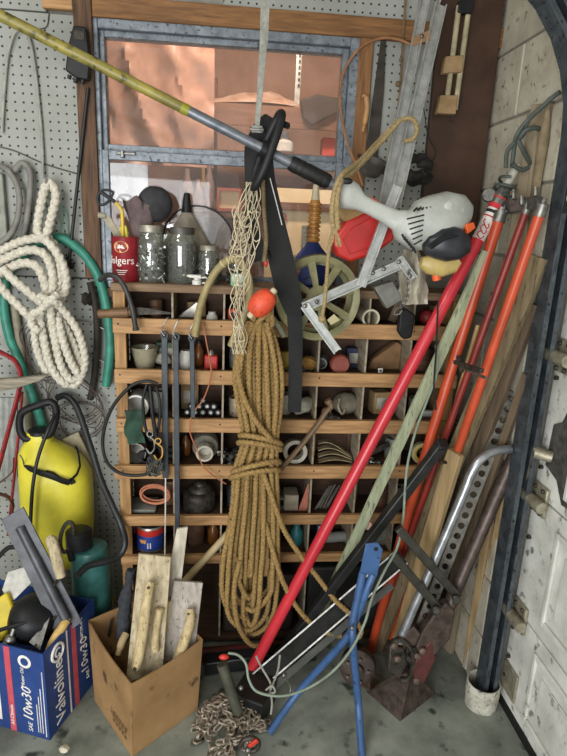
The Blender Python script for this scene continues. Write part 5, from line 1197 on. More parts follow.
for k, (x, y) in enumerate(((150, 445), (158, 452))):
    t = thing('snap_hook', ('steel snap hook hanging on the doubled strap', 'small brassy snap hook among the hanging cords')[k], 'hook', at(x, y, .305))
    m_ = (steel, MATS['brass'])[k]
    obj('hook', MB().tube(cv((x, y-8, .305), (x+4, y-4, .305), (x+4, y+4, .305), (x, y+8, .305), (x-4, y+3, .305)), .0028, 7), m_, t)
    obj('eye', MB().tube([at(x, y-11, .305)+V((.009*math.cos(a), 0, .009*math.sin(a))) for a in [2*PI*i/14 for i in range(14)]], .0024, 6, closed=True), m_, t)
tg = MB()
for k in range(7): tg.tube(curve([at(155+random.uniform(-9, 9), 465+random.uniform(-8, 12), .285+.006*k) for _ in range(6)], 5, True), .002, 5, closed=True)
one('tangled_cords', tg, mat('tangle_grey', '#4d4f4b', '#33352f', rough=.6), 'tangle of thin grey cords under the snap hooks', 'cords')
one('axe_handle', MB().tube(cv((276, 474, .262), (300, 447, .262), (318, 424, .262), (326, 412, .262), (331, 406, .262), (327, 400, .26)), [.0115]*30+[.014]*6+[.016]*5, 12, sq=.75), mat('old_handle', '#7b654a', '#574530', rough=.55, scale=9), 'old brown axe handle slanting across the shelf front', 'handle')
# hose hook over the shelf corner
one('black_hose_hook', MB().tube(cv((100, 280, .20), (108, 275, .24), (118, 278, .26), (126, 290, .27), (132, 308, .272), (135, 324, .27), (136, 330, .268)), [.008]*44+[.0105]*5, 12), mat('hose_grey_black', '#3a3a37', '#262624', rough=.45), 'black hose piece hooked over the shelf corner', 'hose')
# ================================================================ RIGHT SIDE: LEANING POLES, JACK, BARS
def toprad(pts, r): return MB().tube(pts, r, 16)
# ---- red pole with sticker and steel head
pb = fl(252, 669, .075); pt = wr(501, 196, .775)
def onpole(x):
    lo, hi = 0, 1
    for _ in range(30):
        m_ = (lo+hi)/2; q = pb.lerp(pt, m_)-CP; xx = 283.5+CF*q.dot(_R)/q.dot(_f)
        if xx < x: lo = m_
        else: hi = m_
    return pb.lerp(pt, lo)
t = thing('red_pole', 'thick glossy red pole with white sticker and steel head leaning across the shelf', 'pole', pb)
glred = mat('gloss_red', '#c9363f', '#ae2a34', rough=.25, scale=5, bump=.02, amt=.3)
RP = .0188
obj('pole', MB().tube([pb, onpole(478)], RP, 22), glred, t)
obj('sticker', MB().tube([onpole(478), onpole(494)], RP+.0004, 22), mat('sticker_white', '#d8d3cc', '#b9b2aa', rough=.45), t)
pd = (pt-pb).normalized()
fx = (CP-onpole(486)); fx = (fx-pd*fx.dot(pd)).normalized(); fs = pd.cross(fx)
def polebend(c0, R_, ang=0):
    return lambda x, y, z: c0+pd*x+(fx*math.cos(y/R_+ang)-fs*math.sin(y/R_+ang))*(R_+.0006+z)*1.0
pbn = polebend(onpole(484), RP+.0004)
for k in range(3): obj('sticker_print', MB().tube([pbn(-.024+.017*k+.009*math.cos(a)*(1+.3*math.sin(2*a+k)), .010*math.sin(a+.4*k), 0) for a in [5.0*i/12 for i in range(13)]], .0018, 5), glred, t)
for k in range(2): obj('sticker_print', MB().tube([pbn(.022+.006*k, -.016, 0), pbn(.022+.006*k, .014, 0)], .0016, 5), glred, t)
obj('sticker_stripe', MB().tube([onpole(489.3), onpole(490)], RP+.0008, 22), glred, t)
obj('sticker_stripe', MB().tube([onpole(491.5), onpole(493)], RP+.0008, 22), black, t)
obj('collar', MB().tube([onpole(494), onpole(496.5)], RP+.0015, 20), glred, t)
obj('head_sleeve', MB().tube([onpole(496.5), onpole(501), pt, pt+pd*.03], [.019, .0205, .0205, .016], 20), steel, t)
obj('red_band', MB().tube([onpole(499.2), onpole(499.9)], .0212, 20), redp, t)
bk = obj('clamp_plate', slab([onpole(493.5)+fs*.028, onpole(497)+fs*.048, pt+fs*.040, pt+pd*.012+fs*.010, onpole(496)+fs*.01], .008), steel, t, bevel=.002)
for q in (onpole(495)+fs*.032, pt+fs*.03): obj('bolt', MB().ball(q+fx*.006, .008, 10), steel, t)
obj('hinge_lug', MB().lathe([(.018, -.008), (.018, .008)], frame(onpole(499)-fs*.032, fx), 18), steel, t)
tp = pt+pd*.03
obj('inner_tube', MB().tube([pt+pd*.0305, pt+pd*.095], .0125, 16), mat('pale_tube', '#b8b5a6', rough=.5), t)
# grey cables wound round the head
cb_ = mat('dark_cable', '#4e564f', '#363c37', rough=.5)
tq = thing('wound_cable', 'dark grey cable wound round the red pole head and up to the planks', 'cable', pt)
hl = [pt+pd*(.0+.10*i/70)+(fx*math.cos(i*.36)+fs*math.sin(i*.36))*(.030-.0001*i) for i in range(71)]
obj('winding', MB().tube(hl[:36], .0042, 8), cb_, tq)
for dx in (0, 6):
    obj('lead', MB().tube(cv((512-dx, 168, .37), (514-dx, 150, .37), (517+dx, 135, .385), (528, 120, .40), (541, 108, .42), (553, 97, .44), (560, 92, .455)), .006, 8), cb_, tq)
obj('lead', MB().tube(cv((518, 140, .40), (526, 156, .40), (530, 165, .385), (522, 170, .385), (512, 164, .385)), .006, 8), cb_, tq)
obj('lead', MB().tube(cv((517, 144, .385), (524, 132, .40), (534, 128, .41), (543, 130, .40)), .006, 8), cb_, tq)
one('thin_grey_rope', MB().rope(cv((534, 178, .36), (525, 190, .36), (510, 208, .355), (495, 226, .35), (484, 243, .35), (474, 258, .355), (462, 272, .36)), .0034), mat('grey_green_line', '#7f8672', '#5e6453', rough=.8), 'thin grey green line stretched beside the red pole top', 'line')
# ---- pale green wooden strip
a, b = fl(298, 662, .0), wr(488, 252, .745); a.z = .0
one('pale_strip', MB().bar(a, b, .036, .012, up=(.3, -1, .1)), mat('pale_green_strip', '#b3ba9a', '#8d9476', rough=.7, scale=8, stretch=(6, 6, .8), bump=.2, dirt=.12), 'flat pale green painted wood strip leaning behind the red pole', 'strip', bevel=.001)
# ---- orange tubes with steel heads
def tubepole(name, label, px_, r, m, head=True, collar=None):
    t = thing(name, label, 'pole', px_[0])
    q = curve(px_, 8); obj('tube', MB().tube(q, r, 14), m, t)
    d = (px_[-1]-px_[-2]).normalized()
    if head:
        e = px_[-1]; obj('head', MB().tube([e, e+d*.03], r*1.2, 14), steel, t); obj('head_bolt', MB().tube([e+d*.03, e+d*.042], r*.55, 8), steel, t)
    if collar: 
        c0 = q[collar]; dd = (q[collar+1]-q[collar]).normalized(); obj('collar', MB().tube([c0-dd*.018, c0+dd*.018], r*1.28, 14), iron, t); obj('collar_screw', MB().tube([c0, c0+V((-.05, -.015, .01))], .005, 8), iron, t)
    return t
def bowed(a, b, k): return [a.lerp(b, i/4)+V((-k, -k, 0))*math.sin(PI*i/4) for i in range(5)]
og = mat('orange_tube', '#c9502f', '#a34024', rough=.35, scale=6, bump=.03, amt=.35)
og2 = mat('dark_red_tube', '#8a2a22', '#63201a', rough=.4, scale=8)
tubepole('orange_pole', 'orange tube with slight bow leaning beside the red pole', bowed(fl(370, 652), wr(498, 222, .765), .02), .0158, og)
tubepole('orange_pole', 'straight bright orange tube leaning on the wide plank', bowed(fl(388, 652), wr(539, 216, .765), 0), .0128, og, collar=17)
tubepole('orange_pole', 'slim dark red tube between the orange ones', bowed(fl(369, 650), wr(525, 214, .79), 0), .0105, og2)
t = thing('clamp_head', 'grey steel clamp head joining the orange tube tops', 'clamp', wr(520, 205, .79))
obj('plate', slab([wr(504, 200, .785), wr(536, 196, .785), wr(540, 207, .785), wr(506, 214, .785)], .02), steel, t, bevel=.003)
for x, y in ((514, 193), (522, 199), (536, 190)): obj('bolt', MB().tube([wr(x, y+6, .78), wr(x, y-3, .78)], .006, 8), steel, t)
t = thing('bar_clamp', 'small dark screw clamp across the leaning tubes', 'clamp', wr(466, 366, .68))
obj('jaw', MB().bar(wr(455, 362, .665), wr(482, 371, .665), .012, .012), iron, t, bevel=.001)
obj('jaw', MB().bar(wr(458, 356, .665), wr(462, 372, .665), .010, .010), iron, t, bevel=.001)
obj('screw', MB().tube([wr(462, 368, .66), wr(486, 378, .66)], .004, 8), steel, t)
# ---- planks against the block wall
def plank(label, bot, top, w, th, m, up=(-1, -.5, 0), name='plank'):
    return one(name, MB().bar(bot, top, w, th, up=up), m, label, 'plank', bevel=.0015)
lum = mat('weathered_plank', '#8a7a5c', '#5f523b', rough=.8, scale=6, stretch=(9, 9, .7), bump=.3, dirt=.12)
lum2 = mat('tan_plank', '#a89068', '#7d6846', rough=.75, scale=6, stretch=(9, 9, .7), bump=.25)
lum3 = mat('brown_plank', '#6d5d48', '#47392a', rough=.8, scale=6, stretch=(9, 9, .7), bump=.3)
plank('wide weathered plank leaning behind the bright orange tube', fl(374, 648, .0), wr(540, 257, .838), .060, .022, lum)
plank('short tan plank with cut end leaning before the bright orange tube', fl(391, 668, 0), at(456, 452, .475), .050, .02, lum2)
plank('brown plank leaning next to the wide weathered plank', fl(404, 652, 0), wr(534, 304, .846), .035, .022, lum3)
plank('narrow brown batten against the block wall', fl(430, 655, 0), wr(527, 374, .850), .022, .018, lum3)
plank('tall greyish board standing against the block wall behind the tubes', fl(446, 648, 0), wr(543, 104, .84), .060, .02, mat('grey_board', '#8f826b', '#6b5f4b', rough=.85, scale=6, stretch=(9, 9, .7), bump=.3))
plank('tan batten standing behind the jack', fl(474, 668, 0), wr(510, 470, .85), .030, .015, lum2)
plank('short tan board behind the perforated bar', fl(466, 668, 0), wr(492, 505, .84), .026, .015, lum2)
one('canvas_roll', MB().tube([wr(530, 235, .848), wr(536, 185, .846), wr(543, 140, .845), wr(550, 98, .845)], [.012, .018, .022, .008], 12, sq=.6).jitter(.004, 40), mat('tan_canvas', '#8f8166', '#6a5d46', rough=.9, bump=.4), 'rolled tan canvas standing between planks and track', 'canvas')
# slim bamboo sticks behind
for k, (a, b) in enumerate((((437, 410), (452, 345)), ((450, 405), (463, 345)))):
    one('cane', MB().tube([fl(376+10*k, 646, 0), wr(466+12*k, 325, .745)], .007, 10), mat('bamboo', '#a58a5a', '#7c6540', rough=.5), ('thin bamboo cane behind the pale strip', 'second thin bamboo cane beside the orange bowed tube')[k], 'cane')
# ---- notched rail
t = thing('slotted_rail', 'pale metal rail with a row of slots beside the door track', 'rail', fl(487, 685))
ra, rb = at(496, 580, .47), at(519, 398, .45)
obj('rail', MB().bar(ra-(rb-ra)*.45, rb, .020, .006, up=(-.4, -1, 0)), mat('pale_metal', '#a5a59a', '#7c7c72', rough=.5, metal=.4), t, bevel=.001)
sme = mesh_of('slot', MB().box(-.007, .007, -.002, .002, -.0035, .0035), black)
for i in range(17):
    q = ra.lerp(rb, i/17); inst('slot', sme, T(q+V((-.0015, -.0045, 0))) @ Matrix.Rotation(-.3, 4, 'Y'), t)
# ---- high lift jack
t = thing('farm_jack', 'rusty high lift jack with perforated steel bar standing on the floor', 'jack', fl(405, 690))
ja, jb = at(405, 668, .505), at(513, 392, .43)
jd = (jb-ja).normalized(); jn = V((-.25, -1, 0)); jn = (jn-jd*jn.dot(jd)).normalized(); jx = jd.cross(jn)
if jx.x < 0: jx = -jx
pm = mat('perforated_steel', '#7a7870', '#56534b', rough=.5, metal=.5, scale=40, bump=.2)
NH = 27; L_ = (jb-ja).length; pit = L_/NH; hw_ = .019; hr = .0105
bm_ = MB()                                          # the bar as a strip of square cells, each with a round hole
for i in range(NH):
    c0 = ja+jd*(pit*(i+.5)); out = []; inn = []
    for k in range(16):
        a = 2*PI*k/16; ca, sa = math.cos(a), math.sin(a); m_ = max(abs(ca)/1.0, abs(sa)/1.0)
        out.append((ca/m_*hw_, sa/m_*pit/2)); inn.append((ca*hr, sa*hr))
    for s_ in (0, 1):
        off = jn*(.005 if s_ else -.005)
        vo = [c0+jx*x+jd*y+off for x, y in out]; vi = [c0+jx*x+jd*y+off for x, y in inn]
        bm_.add(vo+vi, [(k, (k+1) % 16, 16+(k+1) % 16, 16+k) for k in range(16)])
    f_ = [c0+jx*x+jd*y+jn*.005 for x, y in inn]; b_ = [c0+jx*x+jd*y-jn*.005 for x, y in inn]
    bm_.add(f_+b_, [(k, (k+1) % 16, 16+(k+1) % 16, 16+k) for k in range(16)])
for s_ in (-1, 1): bm_.add([ja+jx*s_*hw_+jn*.005, jb+jx*s_*hw_+jn*.005, jb+jx*s_*hw_-jn*.005, ja+jx*s_*hw_-jn*.005], [(0, 1, 2, 3)])
obj('perforated_bar', bm_, pm, t, smooth=False)
slv = mat('bright_tube', '#b9bcbf', '#8b8e91', rough=.3, metal=.75)
obj('bent_lever', MB().tube(cv((510, 449, .50), (501, 450, .505), (490, 453, .51), (479, 461, .515), (471, 474, .52), (464, 492, .525), (440, 548, .53), (418, 598, .535), (399, 642, .54), k=8), .0135, 14), slv, t)
obj('handle_pipe', MB().tube(ln((522, 438, .47), (502, 484, .485), (468, 562, .51), (444, 618, .53)), .0195, 18), mat('dark_pipe', '#5f524c', '#3f3530', rough=.45, metal=.5, bump=.2, scale=40), t)
cr_ = mat('cast_rust', '#5d5048', '#362c25', rough=.65, metal=.4, scale=35, bump=.45)
obj('shank_socket', slab(ln((436, 612, .55), (447, 603, .55), (456, 612, .55), (450, 640, .56), (436, 655, .56), (420, 660, .56), (416, 648, .56), (422, 632, .555)), .045), cr_, t, bevel=.006)
obj('climbing_lug', slab(ln((419, 652, .56), (432, 640, .56), (436, 660, .56), (424, 684, .57), (414, 680, .57), (412, 668, .57)), .03), mat('maroon_iron', '#6a3a36', '#452624', rough=.6, metal=.3), t, bevel=.005)
for x, y in ((417, 655), (422, 650), (416, 680), (397, 658), (394, 645)):
    obj('bolt', MB().lathe([(.011, 0), (.011, .008), (.006, .012)], frame(at(x, y, .565), (0, -1, .1)), 12), rust, t)
gp_ = curve([at(x, y, .558) for x, y in ((392, 642), (402, 640), (411, 650), (413, 664), (408, 678), (400, 680))], 6)
obj('pawl_arc', MB().tube(gp_, .011, 10, sq=.7), iron, t)
obj('gear_block', slab(ln((390, 646, .55), (404, 648, .55), (408, 664, .55), (400, 680, .56), (388, 672, .56)), .04), iron, t, bevel=.005)
obj('runner_block', slab(ln((402, 636, .55), (414, 627, .55), (421, 634, .55), (416, 646, .555), (406, 648, .555)), .03), cr_, t, bevel=.004)
for (a, b) in (((393, 555), (438, 608)), ((398, 528), (458, 597))):
    obj('cross_arm', MB().bar(at(*a, .535), at(*b, .56), .026, .020, up=(0, -1, .3)), mat('oily_bar', '#4b4a42', '#2e2d27', rough=.4, metal=.5, bump=.3), t, bevel=.003)
    obj('arm_nut', MB().lathe([(.014, 0), (.014, .014), (.009, .018)], frame(at(b[0]-2, b[1]+1, .572), (-.3, -1, .2)), 8), MATS['oily_bar'], t)
q0, q1, q2, q3 = fl(366, 692), fl(400, 722), fl(436, 694), fl(404, 672)
pk = at(404, 672, .545)
bp = MB().add([q0, q1, q2, q3, pk+V((-.03, -.01, 0)), pk+V((.02, -.012, 0)), pk+V((.02, .03, 0)), pk+V((-.03, .03, 0))], [(0, 1, 5, 4), (1, 2, 6, 5), (2, 3, 7, 6), (3, 0, 4, 7), (4, 5, 6, 7), (3, 2, 1, 0)])
obj('base_foot', bp, cr_, t, smooth=False, bevel=.003)
# rusty hub lying next to the jack
h0 = fl(362, 700); h0 = V((h0.x-.005, h0.y+.07, .062))
t = thing('rusty_hub', 'rusty round wheel hub lying beside the jack foot', 'hub', V((h0.x, h0.y, 0)))
M = frame(h0, (-.35, -1, .35))
obj('drum', MB().lathe([(.052, -.05), (.06, -.045), (.06, 0), (.05, .008), (.022, .010), (.022, .03), (.012, .034), (.001, .034)], M, 28), cr_, t)
for k in range(5): obj('stud', MB().tube([M @ V((.038*math.cos(k*1.257), .038*math.sin(k*1.257), .006)), M @ V((.038*math.cos(k*1.257), .038*math.sin(k*1.257), .022))], .005, 8), rust, t)
obj('brown_flange', slab([fl(340, 668, .02), fl(352, 640, .05), fl(372, 655, .10), fl(370, 690, .03)], .012), mat('brown_rust', '#5d4a3c', '#3c2e25', rough=.8, bump=.4), t)
# ---- black and steel bars on the floor behind the blue stand
bb_ = mat('black_bar', '#2f302f', '#1d1e1d', rough=.38, metal=.3, bump=.15)
t = thing('black_square_bar', 'long black square bar leaning low behind the pale strip', 'bar', fl(266, 668))
obj('bar', MB().bar(fl(270, 668, .02), wr(441, 446, .63), .030, .030, up=(.2, -1, .3)), bb_, t, bevel=.004)
obj('end_sleeve', MB().bar(wr(433, 457, .625), wr(443, 443, .632), .033, .033, up=(.2, -1, .3)), black, t, bevel=.004)
t = thing('steel_channel', 'dark steel channel with bright edges lying slanted on the floor', 'channel', fl(246, 688))
c0, c1 = fl(246, 690, .025), at(402, 556, .40)
obj('web', MB().bar(c0, c1, .046, .005, up=(-.2, -1, .6)), mat('matte_iron', '#2b2b29', '#1a1a18', rough=.8, spec=.15), t, smooth=False)
cd_ = (c1-c0).normalized(); cu = V((-.2, -1, .6)); cu = (cu-cd_*cu.dot(cd_)).normalized(); cx = cd_.cross(cu)
for s_ in (-1, 1): obj('flange', MB().bar(c0+cx*s_*.0255+cu*.008, c1+cx*s_*.0255+cu*.008, .005, .020, up=cu), steel, t, smooth=False)
one('steel_flat_bar', MB().bar(fl(258, 700, .01), at(392, 585, .42), .022, .006, up=(-.2, -1, .7)), mat('mid_steel', '#45453f', '#2f2f2a', rough=.6, metal=.2), 'narrow flat steel bar below the slanted channel', 'bar')
one('dark_floor_pipe', MB().tube([V((-.10, -.30, .028)), V((.30, -.275, .03))], .020, 14), mat('maroon_pipe', '#6a2f2a', '#4a211e', rough=.5), 'dark maroon pipe lying on the floor before the shelf', 'pipe')
one('dark_floor_beam', MB().bar(V((-.06, -.355, .03)), V((.33, -.32, .045)), .05, .05, up=(0, -1, 0)), bb_, 'black beam lying on the floor under the coiled rope', 'beam', bevel=.004)
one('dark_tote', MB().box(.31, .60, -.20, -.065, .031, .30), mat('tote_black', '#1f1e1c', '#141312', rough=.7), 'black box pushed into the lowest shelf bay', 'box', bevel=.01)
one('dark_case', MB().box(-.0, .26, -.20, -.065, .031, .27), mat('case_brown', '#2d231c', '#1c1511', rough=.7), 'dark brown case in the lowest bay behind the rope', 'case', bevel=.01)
one('reflector_end', MB().lathe([(.001, 0), (.016, 0), (.016, .02), (.009, .024), (.009, .06)], frame(at(368, 526, .33), (.4, 1, .1)), 18), mat('reflector', '#c05d3e', '#d9cdbb', rough=.4, scale=70), 'small red and white round end between the bars', 'reflector')
# ---- blue stand
t = thing('blue_stand', 'blue tubular stand with two splayed legs and a flat top plate', 'stand', fl(361, 752))
bl_ = mat('blue_paint', '#40618f', '#304b70', rough=.4, scale=12, bump=.08, dirt=.12)
D_ = .60
obj('top_plate', slab(ln((366, 544, D_), (378, 543, D_), (383, 550, D_), (377, 577, D_), (360, 573, D_)), .006), bl_, t, bevel=.002)
obj('plate_hole', MB().lathe([(.006, 0), (.006, .0015)], frame(at(376, 549, D_+.001), (0, -1, 0)), 14), black, t)
obj('leg', MB().tube(curve([at(373, 574, D_-.008), at(366, 592, D_), at(356, 618, .60), at(345, 640, .60), fl(300, 690, .10), fl(269, 733, .012)], 6), .0115, 12), bl_, t)
obj('leg', MB().tube(curve([at(363, 572, D_-.008), at(358, 596, D_), at(353, 622, .612), at(353, 645, .63), fl(358, 700, .11), fl(362, 756, .012)], 6), .0115, 12), bl_, t)
obj('rivet', MB().ball(at(352, 628, .64), .007, 10), steel, t)
# ---- long grey green cord
one('grey_green_cord', MB().rope(cv((436, 345, .40), (437, 372, .41), (428, 398, .42), (416, 430, .44), (408, 462, .46), (405, 490, .48), (403, 520, .50), (397, 548, .53), (384, 572, .57), (372, 598, .60), (365, 622, .63), (352, 648, .66), (333, 671, .67), (308, 688, .66), (282, 696, .65), (258, 692, .64), (249, 680, .62), (246, 664, .60), (238, 655, .58), (228, 653, .57)), .0042), mat('sage_cord', '#8a9585', '#667062', rough=.8), 'long sage grey cord trailing from the poles to the floor', 'cord')
one('black_thin_cord', MB().tube(cv((438, 300, .40), (437, 330, .405), (436, 352, .41), (434, 385, .42), (436, 410, .42)), .0028, 6), black, 'thin black cord hanging by the pale strip', 'cord')
kn = MB()
for pts in (((256, 656, .60), (262, 668, .61), (270, 682, .62), (271, 690, .63)), ((280, 655, .60), (278, 670, .61), (273, 684, .62), (270, 690, .63)), ((266, 690, .63), (272, 686, .64), (275, 692, .64), (268, 694, .64)), ((270, 690, .63), (272, 702, .635), (271, 714, .635))):
    kn.tube(cv(*pts), .0032, 6)
one('knotted_string', kn, mat('pale_string', '#9a978a', '#75726a', rough=.9), 'knotted grey string at the foot of the red pole', 'string')
one('brass_plug', MB().ball(at(284, 675, .60), .009, 10).tube(cv((285, 678, .60), (290, 686, .605), (290, 692, .61)), .0022, 6), steel, 'small round metal plug on a wire by the red pole foot', 'plug')
# ---- dark winch / block by the chain
t = thing('jack_body', 'black steel block with a red tipped grip beside the chain', 'winch', fl(245, 710))
obj('block', MB().prism([fl(231, 716), fl(262, 728), fl(276, 700), fl(246, 690)], (0, 0, .085)), bb_, t, smooth=False, bevel=.005)
obj('grip', MB().tube(ln((222, 664, .585), (230, 688, .60), (238, 712, .615)), .0165, 14), mat('olive_grip', '#4a4a3c', '#33332a', rough=.5), t)
obj('red_tip', MB().ball(at(224, 657, .575), .011, 12, (1.4, .8, .8)), redp, t)
obj('pin', MB().ball(at(241, 688, .655), .007, 10), steel, t)
# ---- chain heap
t = thing('chain_heap', 'heap of rusty steel chain on the floor beside the cardboard box', 'chain', fl(230, 735))
lk_ = MB().tube([V((.0068*math.cos(a), 0, .0068*math.sin(a)+math.copysign(.0075, math.sin(a)))) for a in [2*PI*(i+.5)/14 for i in range(14)]], .0033, 6, closed=True)
chm = mesh_of('chain_link', lk_, mat('chain_steel', '#a89c8b', '#776b5d', rough=.5, metal=.35, scale=60, bump=.2))
rc_ = random.Random(5); cc = fl(231, 728)
cnt = 0
for s_ in range(9):                                 # several runs of linked chain draped over the heap
    ang = rc_.uniform(0, 6.28); p = V((cc.x+rc_.uniform(-.05, .05), cc.y+rc_.uniform(-.06, .05), 0))
    for i in range(30):
        ang += rc_.uniform(-.75, .75); p = p+V((math.cos(ang), math.sin(ang), 0))*.0175
        dx, dy = (p.x-cc.x)/.105, (p.y-cc.y)/.11; rr = math.hypot(dx, dy)
        if rr > .95: ang = math.atan2(cc.y-p.y, cc.x-p.x)+rc_.uniform(-.5, .5)
        z = .006+max(0, 1-rr*rr)*.085*(s_+1.5)/10+rc_.uniform(0, .006)
        o = inst('link', chm, frame((p.x, p.y, z), (math.cos(ang), math.sin(ang), rc_.uniform(-.4, .4)), (0, 0, 1)) @ Matrix.Rotation((PI/2 if i % 2 else 0)+rc_.uniform(-.5, .5), 4, 'Z'), t); cnt += 1
hk = thing('grab_hook', 'dark grab hook with red latch lying on the chain', 'hook', fl(250, 745))
g0 = at(250, 742, .70)
obj('hook', MB().tube(curve([g0+V((x*.022, -.01, z*.022)) for x, z in ((-1.3, -.2), (-.9, .8), (.1, 1.1), (1, .5), (1, -.5), (.2, -1), (-.5, -.6))], 5), .0075, 10), iron, hk)
obj('latch', MB().bar(g0+V((-.004, -.022, .010)), g0+V((.02, -.022, .030)), .012, .008), mat('latch_red', '#d23b2d', rough=.4), hk, bevel=.002)
obj('pivot', MB().ball(g0+V((-.006, -.022, -.004)), .010, 12), steel, hk)
# dust and small litter
one('floor_stick', MB().tube([fl(372, 672, .004), fl(398, 700, .004)], .003, 6), mat('stick', '#8c7a58', rough=.8), 'thin twig on the floor beside the hub', 'stick')
one('dried_leaf', slab([fl(364, 684, .003), fl(376, 682, .012), fl(388, 700, .004), fl(380, 704, .003)], .001), mat('leaf', '#7d6448', '#5c4731', rough=.9), 'dry brown leaf on the floor near the jack foot', 'leaf')
# ================================================================ MORE CLUTTER IN THE CUBBIES
CW = {'dusty': mat('dusty_glass_jar', '#8e8f86', '#66675f', rough=.3), 'rustcan': mat('rust_can', '#7a5b45', '#52392a', rough=.6, metal=.3, bump=.2), 'amber': mat('amber_bottle', '#7a4a20', rough=.25), 'navy': mat('navy_box', '#2a3550', rough=.6), 'tanbox': mat('tan_box', '#a58a62', '#7f6744', rough=.85), 'greenbox': mat('green_box', '#4f6650', rough=.7), 'pale': mat('pale_box', '#b9b5a8', '#8f8b7e', rough=.8)}
def canlike(px, row, d, r, h, m, label, cat='can', name='tin_can'):
    p = cell(px, row, d); t = thing(name, label, cat, p)
    obj('wall', MB().lathe([(r*.95, 0), (r, .003), (r, h-.003), (r*.97, h), (r*.9, h), (r*.88, h-.006), (.001, h-.006)], T(p), 22), m, t)
    for z in (.3, .62): obj('bead', MB().lathe([(r, h*z-.002), (r+.0012, h*z), (r, h*z+.002)], T(p), 22, caps=False), m, t)
def boxlike(px, row, d, w, dp, h, m, label, tilt=0, name='small_box'):
    p = cell(px, row, d); t = thing(name, label, 'box', p); M = T(p+V((0, 0, h/2))) @ Matrix.Rotation(tilt, 4, 'Z')
    obj('body', MB().boxm(M, w, dp, h-.001), m, t, bevel=.002)
    obj('label', MB().boxm(M @ T((0, -dp/2-.0005, 0)), w*.7, .0006, h*.5), CW['pale'], t, smooth=False)
def bottle(px, row, d, r, h, m, label):
    p = cell(px, row, d); t = thing('small_bottle', label, 'bottle', p)
    obj('body', MB().lathe([(r*.9, 0), (r, .004), (r, h*.6), (r*.45, h*.78), (r*.4, h*.88)], T(p), 20), m, t)
    obj('cap', MB().lathe([(r*.5, h*.885), (r*.5, h), (.001, h)], T(p), 16), blackp, t)
def pipe(px, row, d, r, L, m, label, az=0):
    p = cell(px, row, d); return one('pipe_end', MB().lathe([(r*.75, L*.9), (r*.75, 0), (r, 0), (r, L)], frame(p+V((0, -.02, r+.0005)), (az, 1, 0)), 20), m, label, 'pipe')
canlike(156, 0, .11, .022, .055, CW['rustcan'], 'rusty little can behind the yellow spool')
boxlike(196, 0, .085, .06, .04, .05, CW['tanbox'], 'tan box behind the folded metal piece', .2)
canlike(252, 0, .12, .026, .06, CW['dusty'], 'grey dusty can right of the tape measure')
boxlike(286, 0, .12, .07, .05, .05, CW['navy'], 'navy box behind the reel', -.1)
canlike(346, 0, .11, .026, .062, CW['rustcan'], 'rusty can beside the cream pipe')
boxlike(436, 0, .09, .045, .04, .06, CW['tanbox'], 'tan box behind the dull red ball', .15)
boxlike(166, 1, .09, .06, .04, .075, CW['greenbox'], 'green carton behind the hanging straps', .1)
bottle(199, 1, .11, .017, .085, CW['amber'], 'amber bottle behind the white jar')
canlike(238, 1, .13, .03, .07, CW['dusty'], 'dusty grey can left of the rope coil')
pipe(320, 1, .12, .02, .06, CW['dusty'], 'grey pipe stub beside the twine ball', .3)
boxlike(352, 1, .09, .05, .04, .07, CW['navy'], 'navy carton behind the round lid')
canlike(420, 1, .12, .033, .08, CW['rustcan'], 'brown can in the cubby crossed by the pale strip')
bottle(440, 1, .13, .018, .09, CW['dusty'], 'dusty bottle beside the brown can')
canlike(160, 2, .12, .027, .075, CW['dusty'], 'grey can behind the doubled black strap')
boxlike(190, 2, .08, .06, .03, .09, CW['tanbox'], 'tan carton behind the black knobs')
bottle(252, 2, .13, .022, .09, CW['dusty'], 'grey bottle beside the dented tin can')
canlike(283, 2, .12, .027, .07, CW['pale'], 'pale can behind the sling tail')
pipe(325, 2, .15, .017, .08, CW['rustcan'], 'brown pipe end under the axe handle', .2)
boxlike(378, 2, .10, .06, .05, .08, CW['tanbox'], 'tan carton behind the red pole', .2)
canlike(414, 2, .13, .025, .065, CW['dusty'], 'small grey can beside the pale bracket')
bottle(186, 3, .10, .018, .08, CW['amber'], 'amber bottle behind the stepped pipe fitting')
boxlike(252, 3, .10, .05, .05, .07, CW['navy'], 'navy carton behind the heap of bolts')
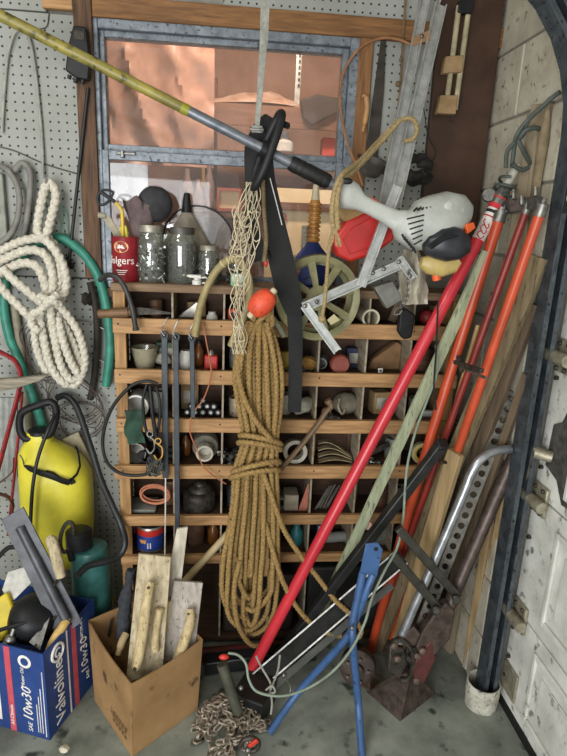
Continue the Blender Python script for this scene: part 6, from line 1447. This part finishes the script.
boxlike(310, 3, .09, .03, .05, .085, CW['tanbox'], 'tan carton behind the tape roll')
canlike(354, 3, .10, .022, .08, CW['rustcan'], 'rusty can behind the leather scraps')
canlike(392, 3, .12, .03, .075, CW['dusty'], 'grey can left of the yellow rimmed wheel')
canlike(170, 4, .11, .024, .09, CW['rustcan'], 'brown can behind the salmon cord coil')
boxlike(252, 4, .12, .045, .05, .08, CW['tanbox'], 'tan carton behind the rope')
pipe(281, 4, .15, .021, .08, CW['dusty'], 'grey pipe end beside the torn carton')
boxlike(350, 4, .09, .04, .05, .10, CW['greenbox'], 'green carton behind the steel rods')
canlike(378, 4, .13, .03, .08, CW['rustcan'], 'brown can behind the lower red pole')
canlike(400, 4, .12, .024, .065, CW['dusty'], 'grey can behind the black square bar')
canlike(196, 5, .12, .032, .085, CW['rustcan'], 'rusty can beside the blue labelled paint can')
bottle(213, 5, .13, .02, .09, CW['amber'], 'amber bottle in a low cubby near the pale pole')
boxlike(320, 5, .10, .04, .05, .08, CW['navy'], 'navy carton behind the grey tube')
canlike(380, 5, .13, .032, .085, CW['dusty'], 'grey can in a low right cubby')
# bolts and bits scattered on the shelf fronts
rb_ = random.Random(21)
for k, (px, row, n) in enumerate(((330, 2, 7), (283, 3, 6), (372, 3, 8), (245, 5, 6), (296, 1, 6), (240, 0, 5))):
    p = cell(px, row, .19)
    for j in range(n):
        q = p+V((rb_.uniform(-.032, .032), rb_.uniform(-.012, .02), .0078))
        o = bpy.data.objects.new('bolt', boltme); COL.objects.link(o); o.matrix_world = frame(q, (rb_.uniform(-1, 1), rb_.uniform(-1, 1), 0))
        tag(o, ('loose steel bolt near the respirator cubby front', 'loose steel bolt in front of the tape roll', 'loose steel bolt by the dark flat file', 'loose steel bolt in a low cubby behind the rope', 'loose steel bolt near the twine ball', 'loose steel bolt beside the tape measure')[k], 'bolt', ('bolts by the respirator', 'bolts by the tape roll', 'bolts by the flat file', 'bolts low behind the rope', 'bolts by the twine ball', 'bolts by the tape measure')[k])
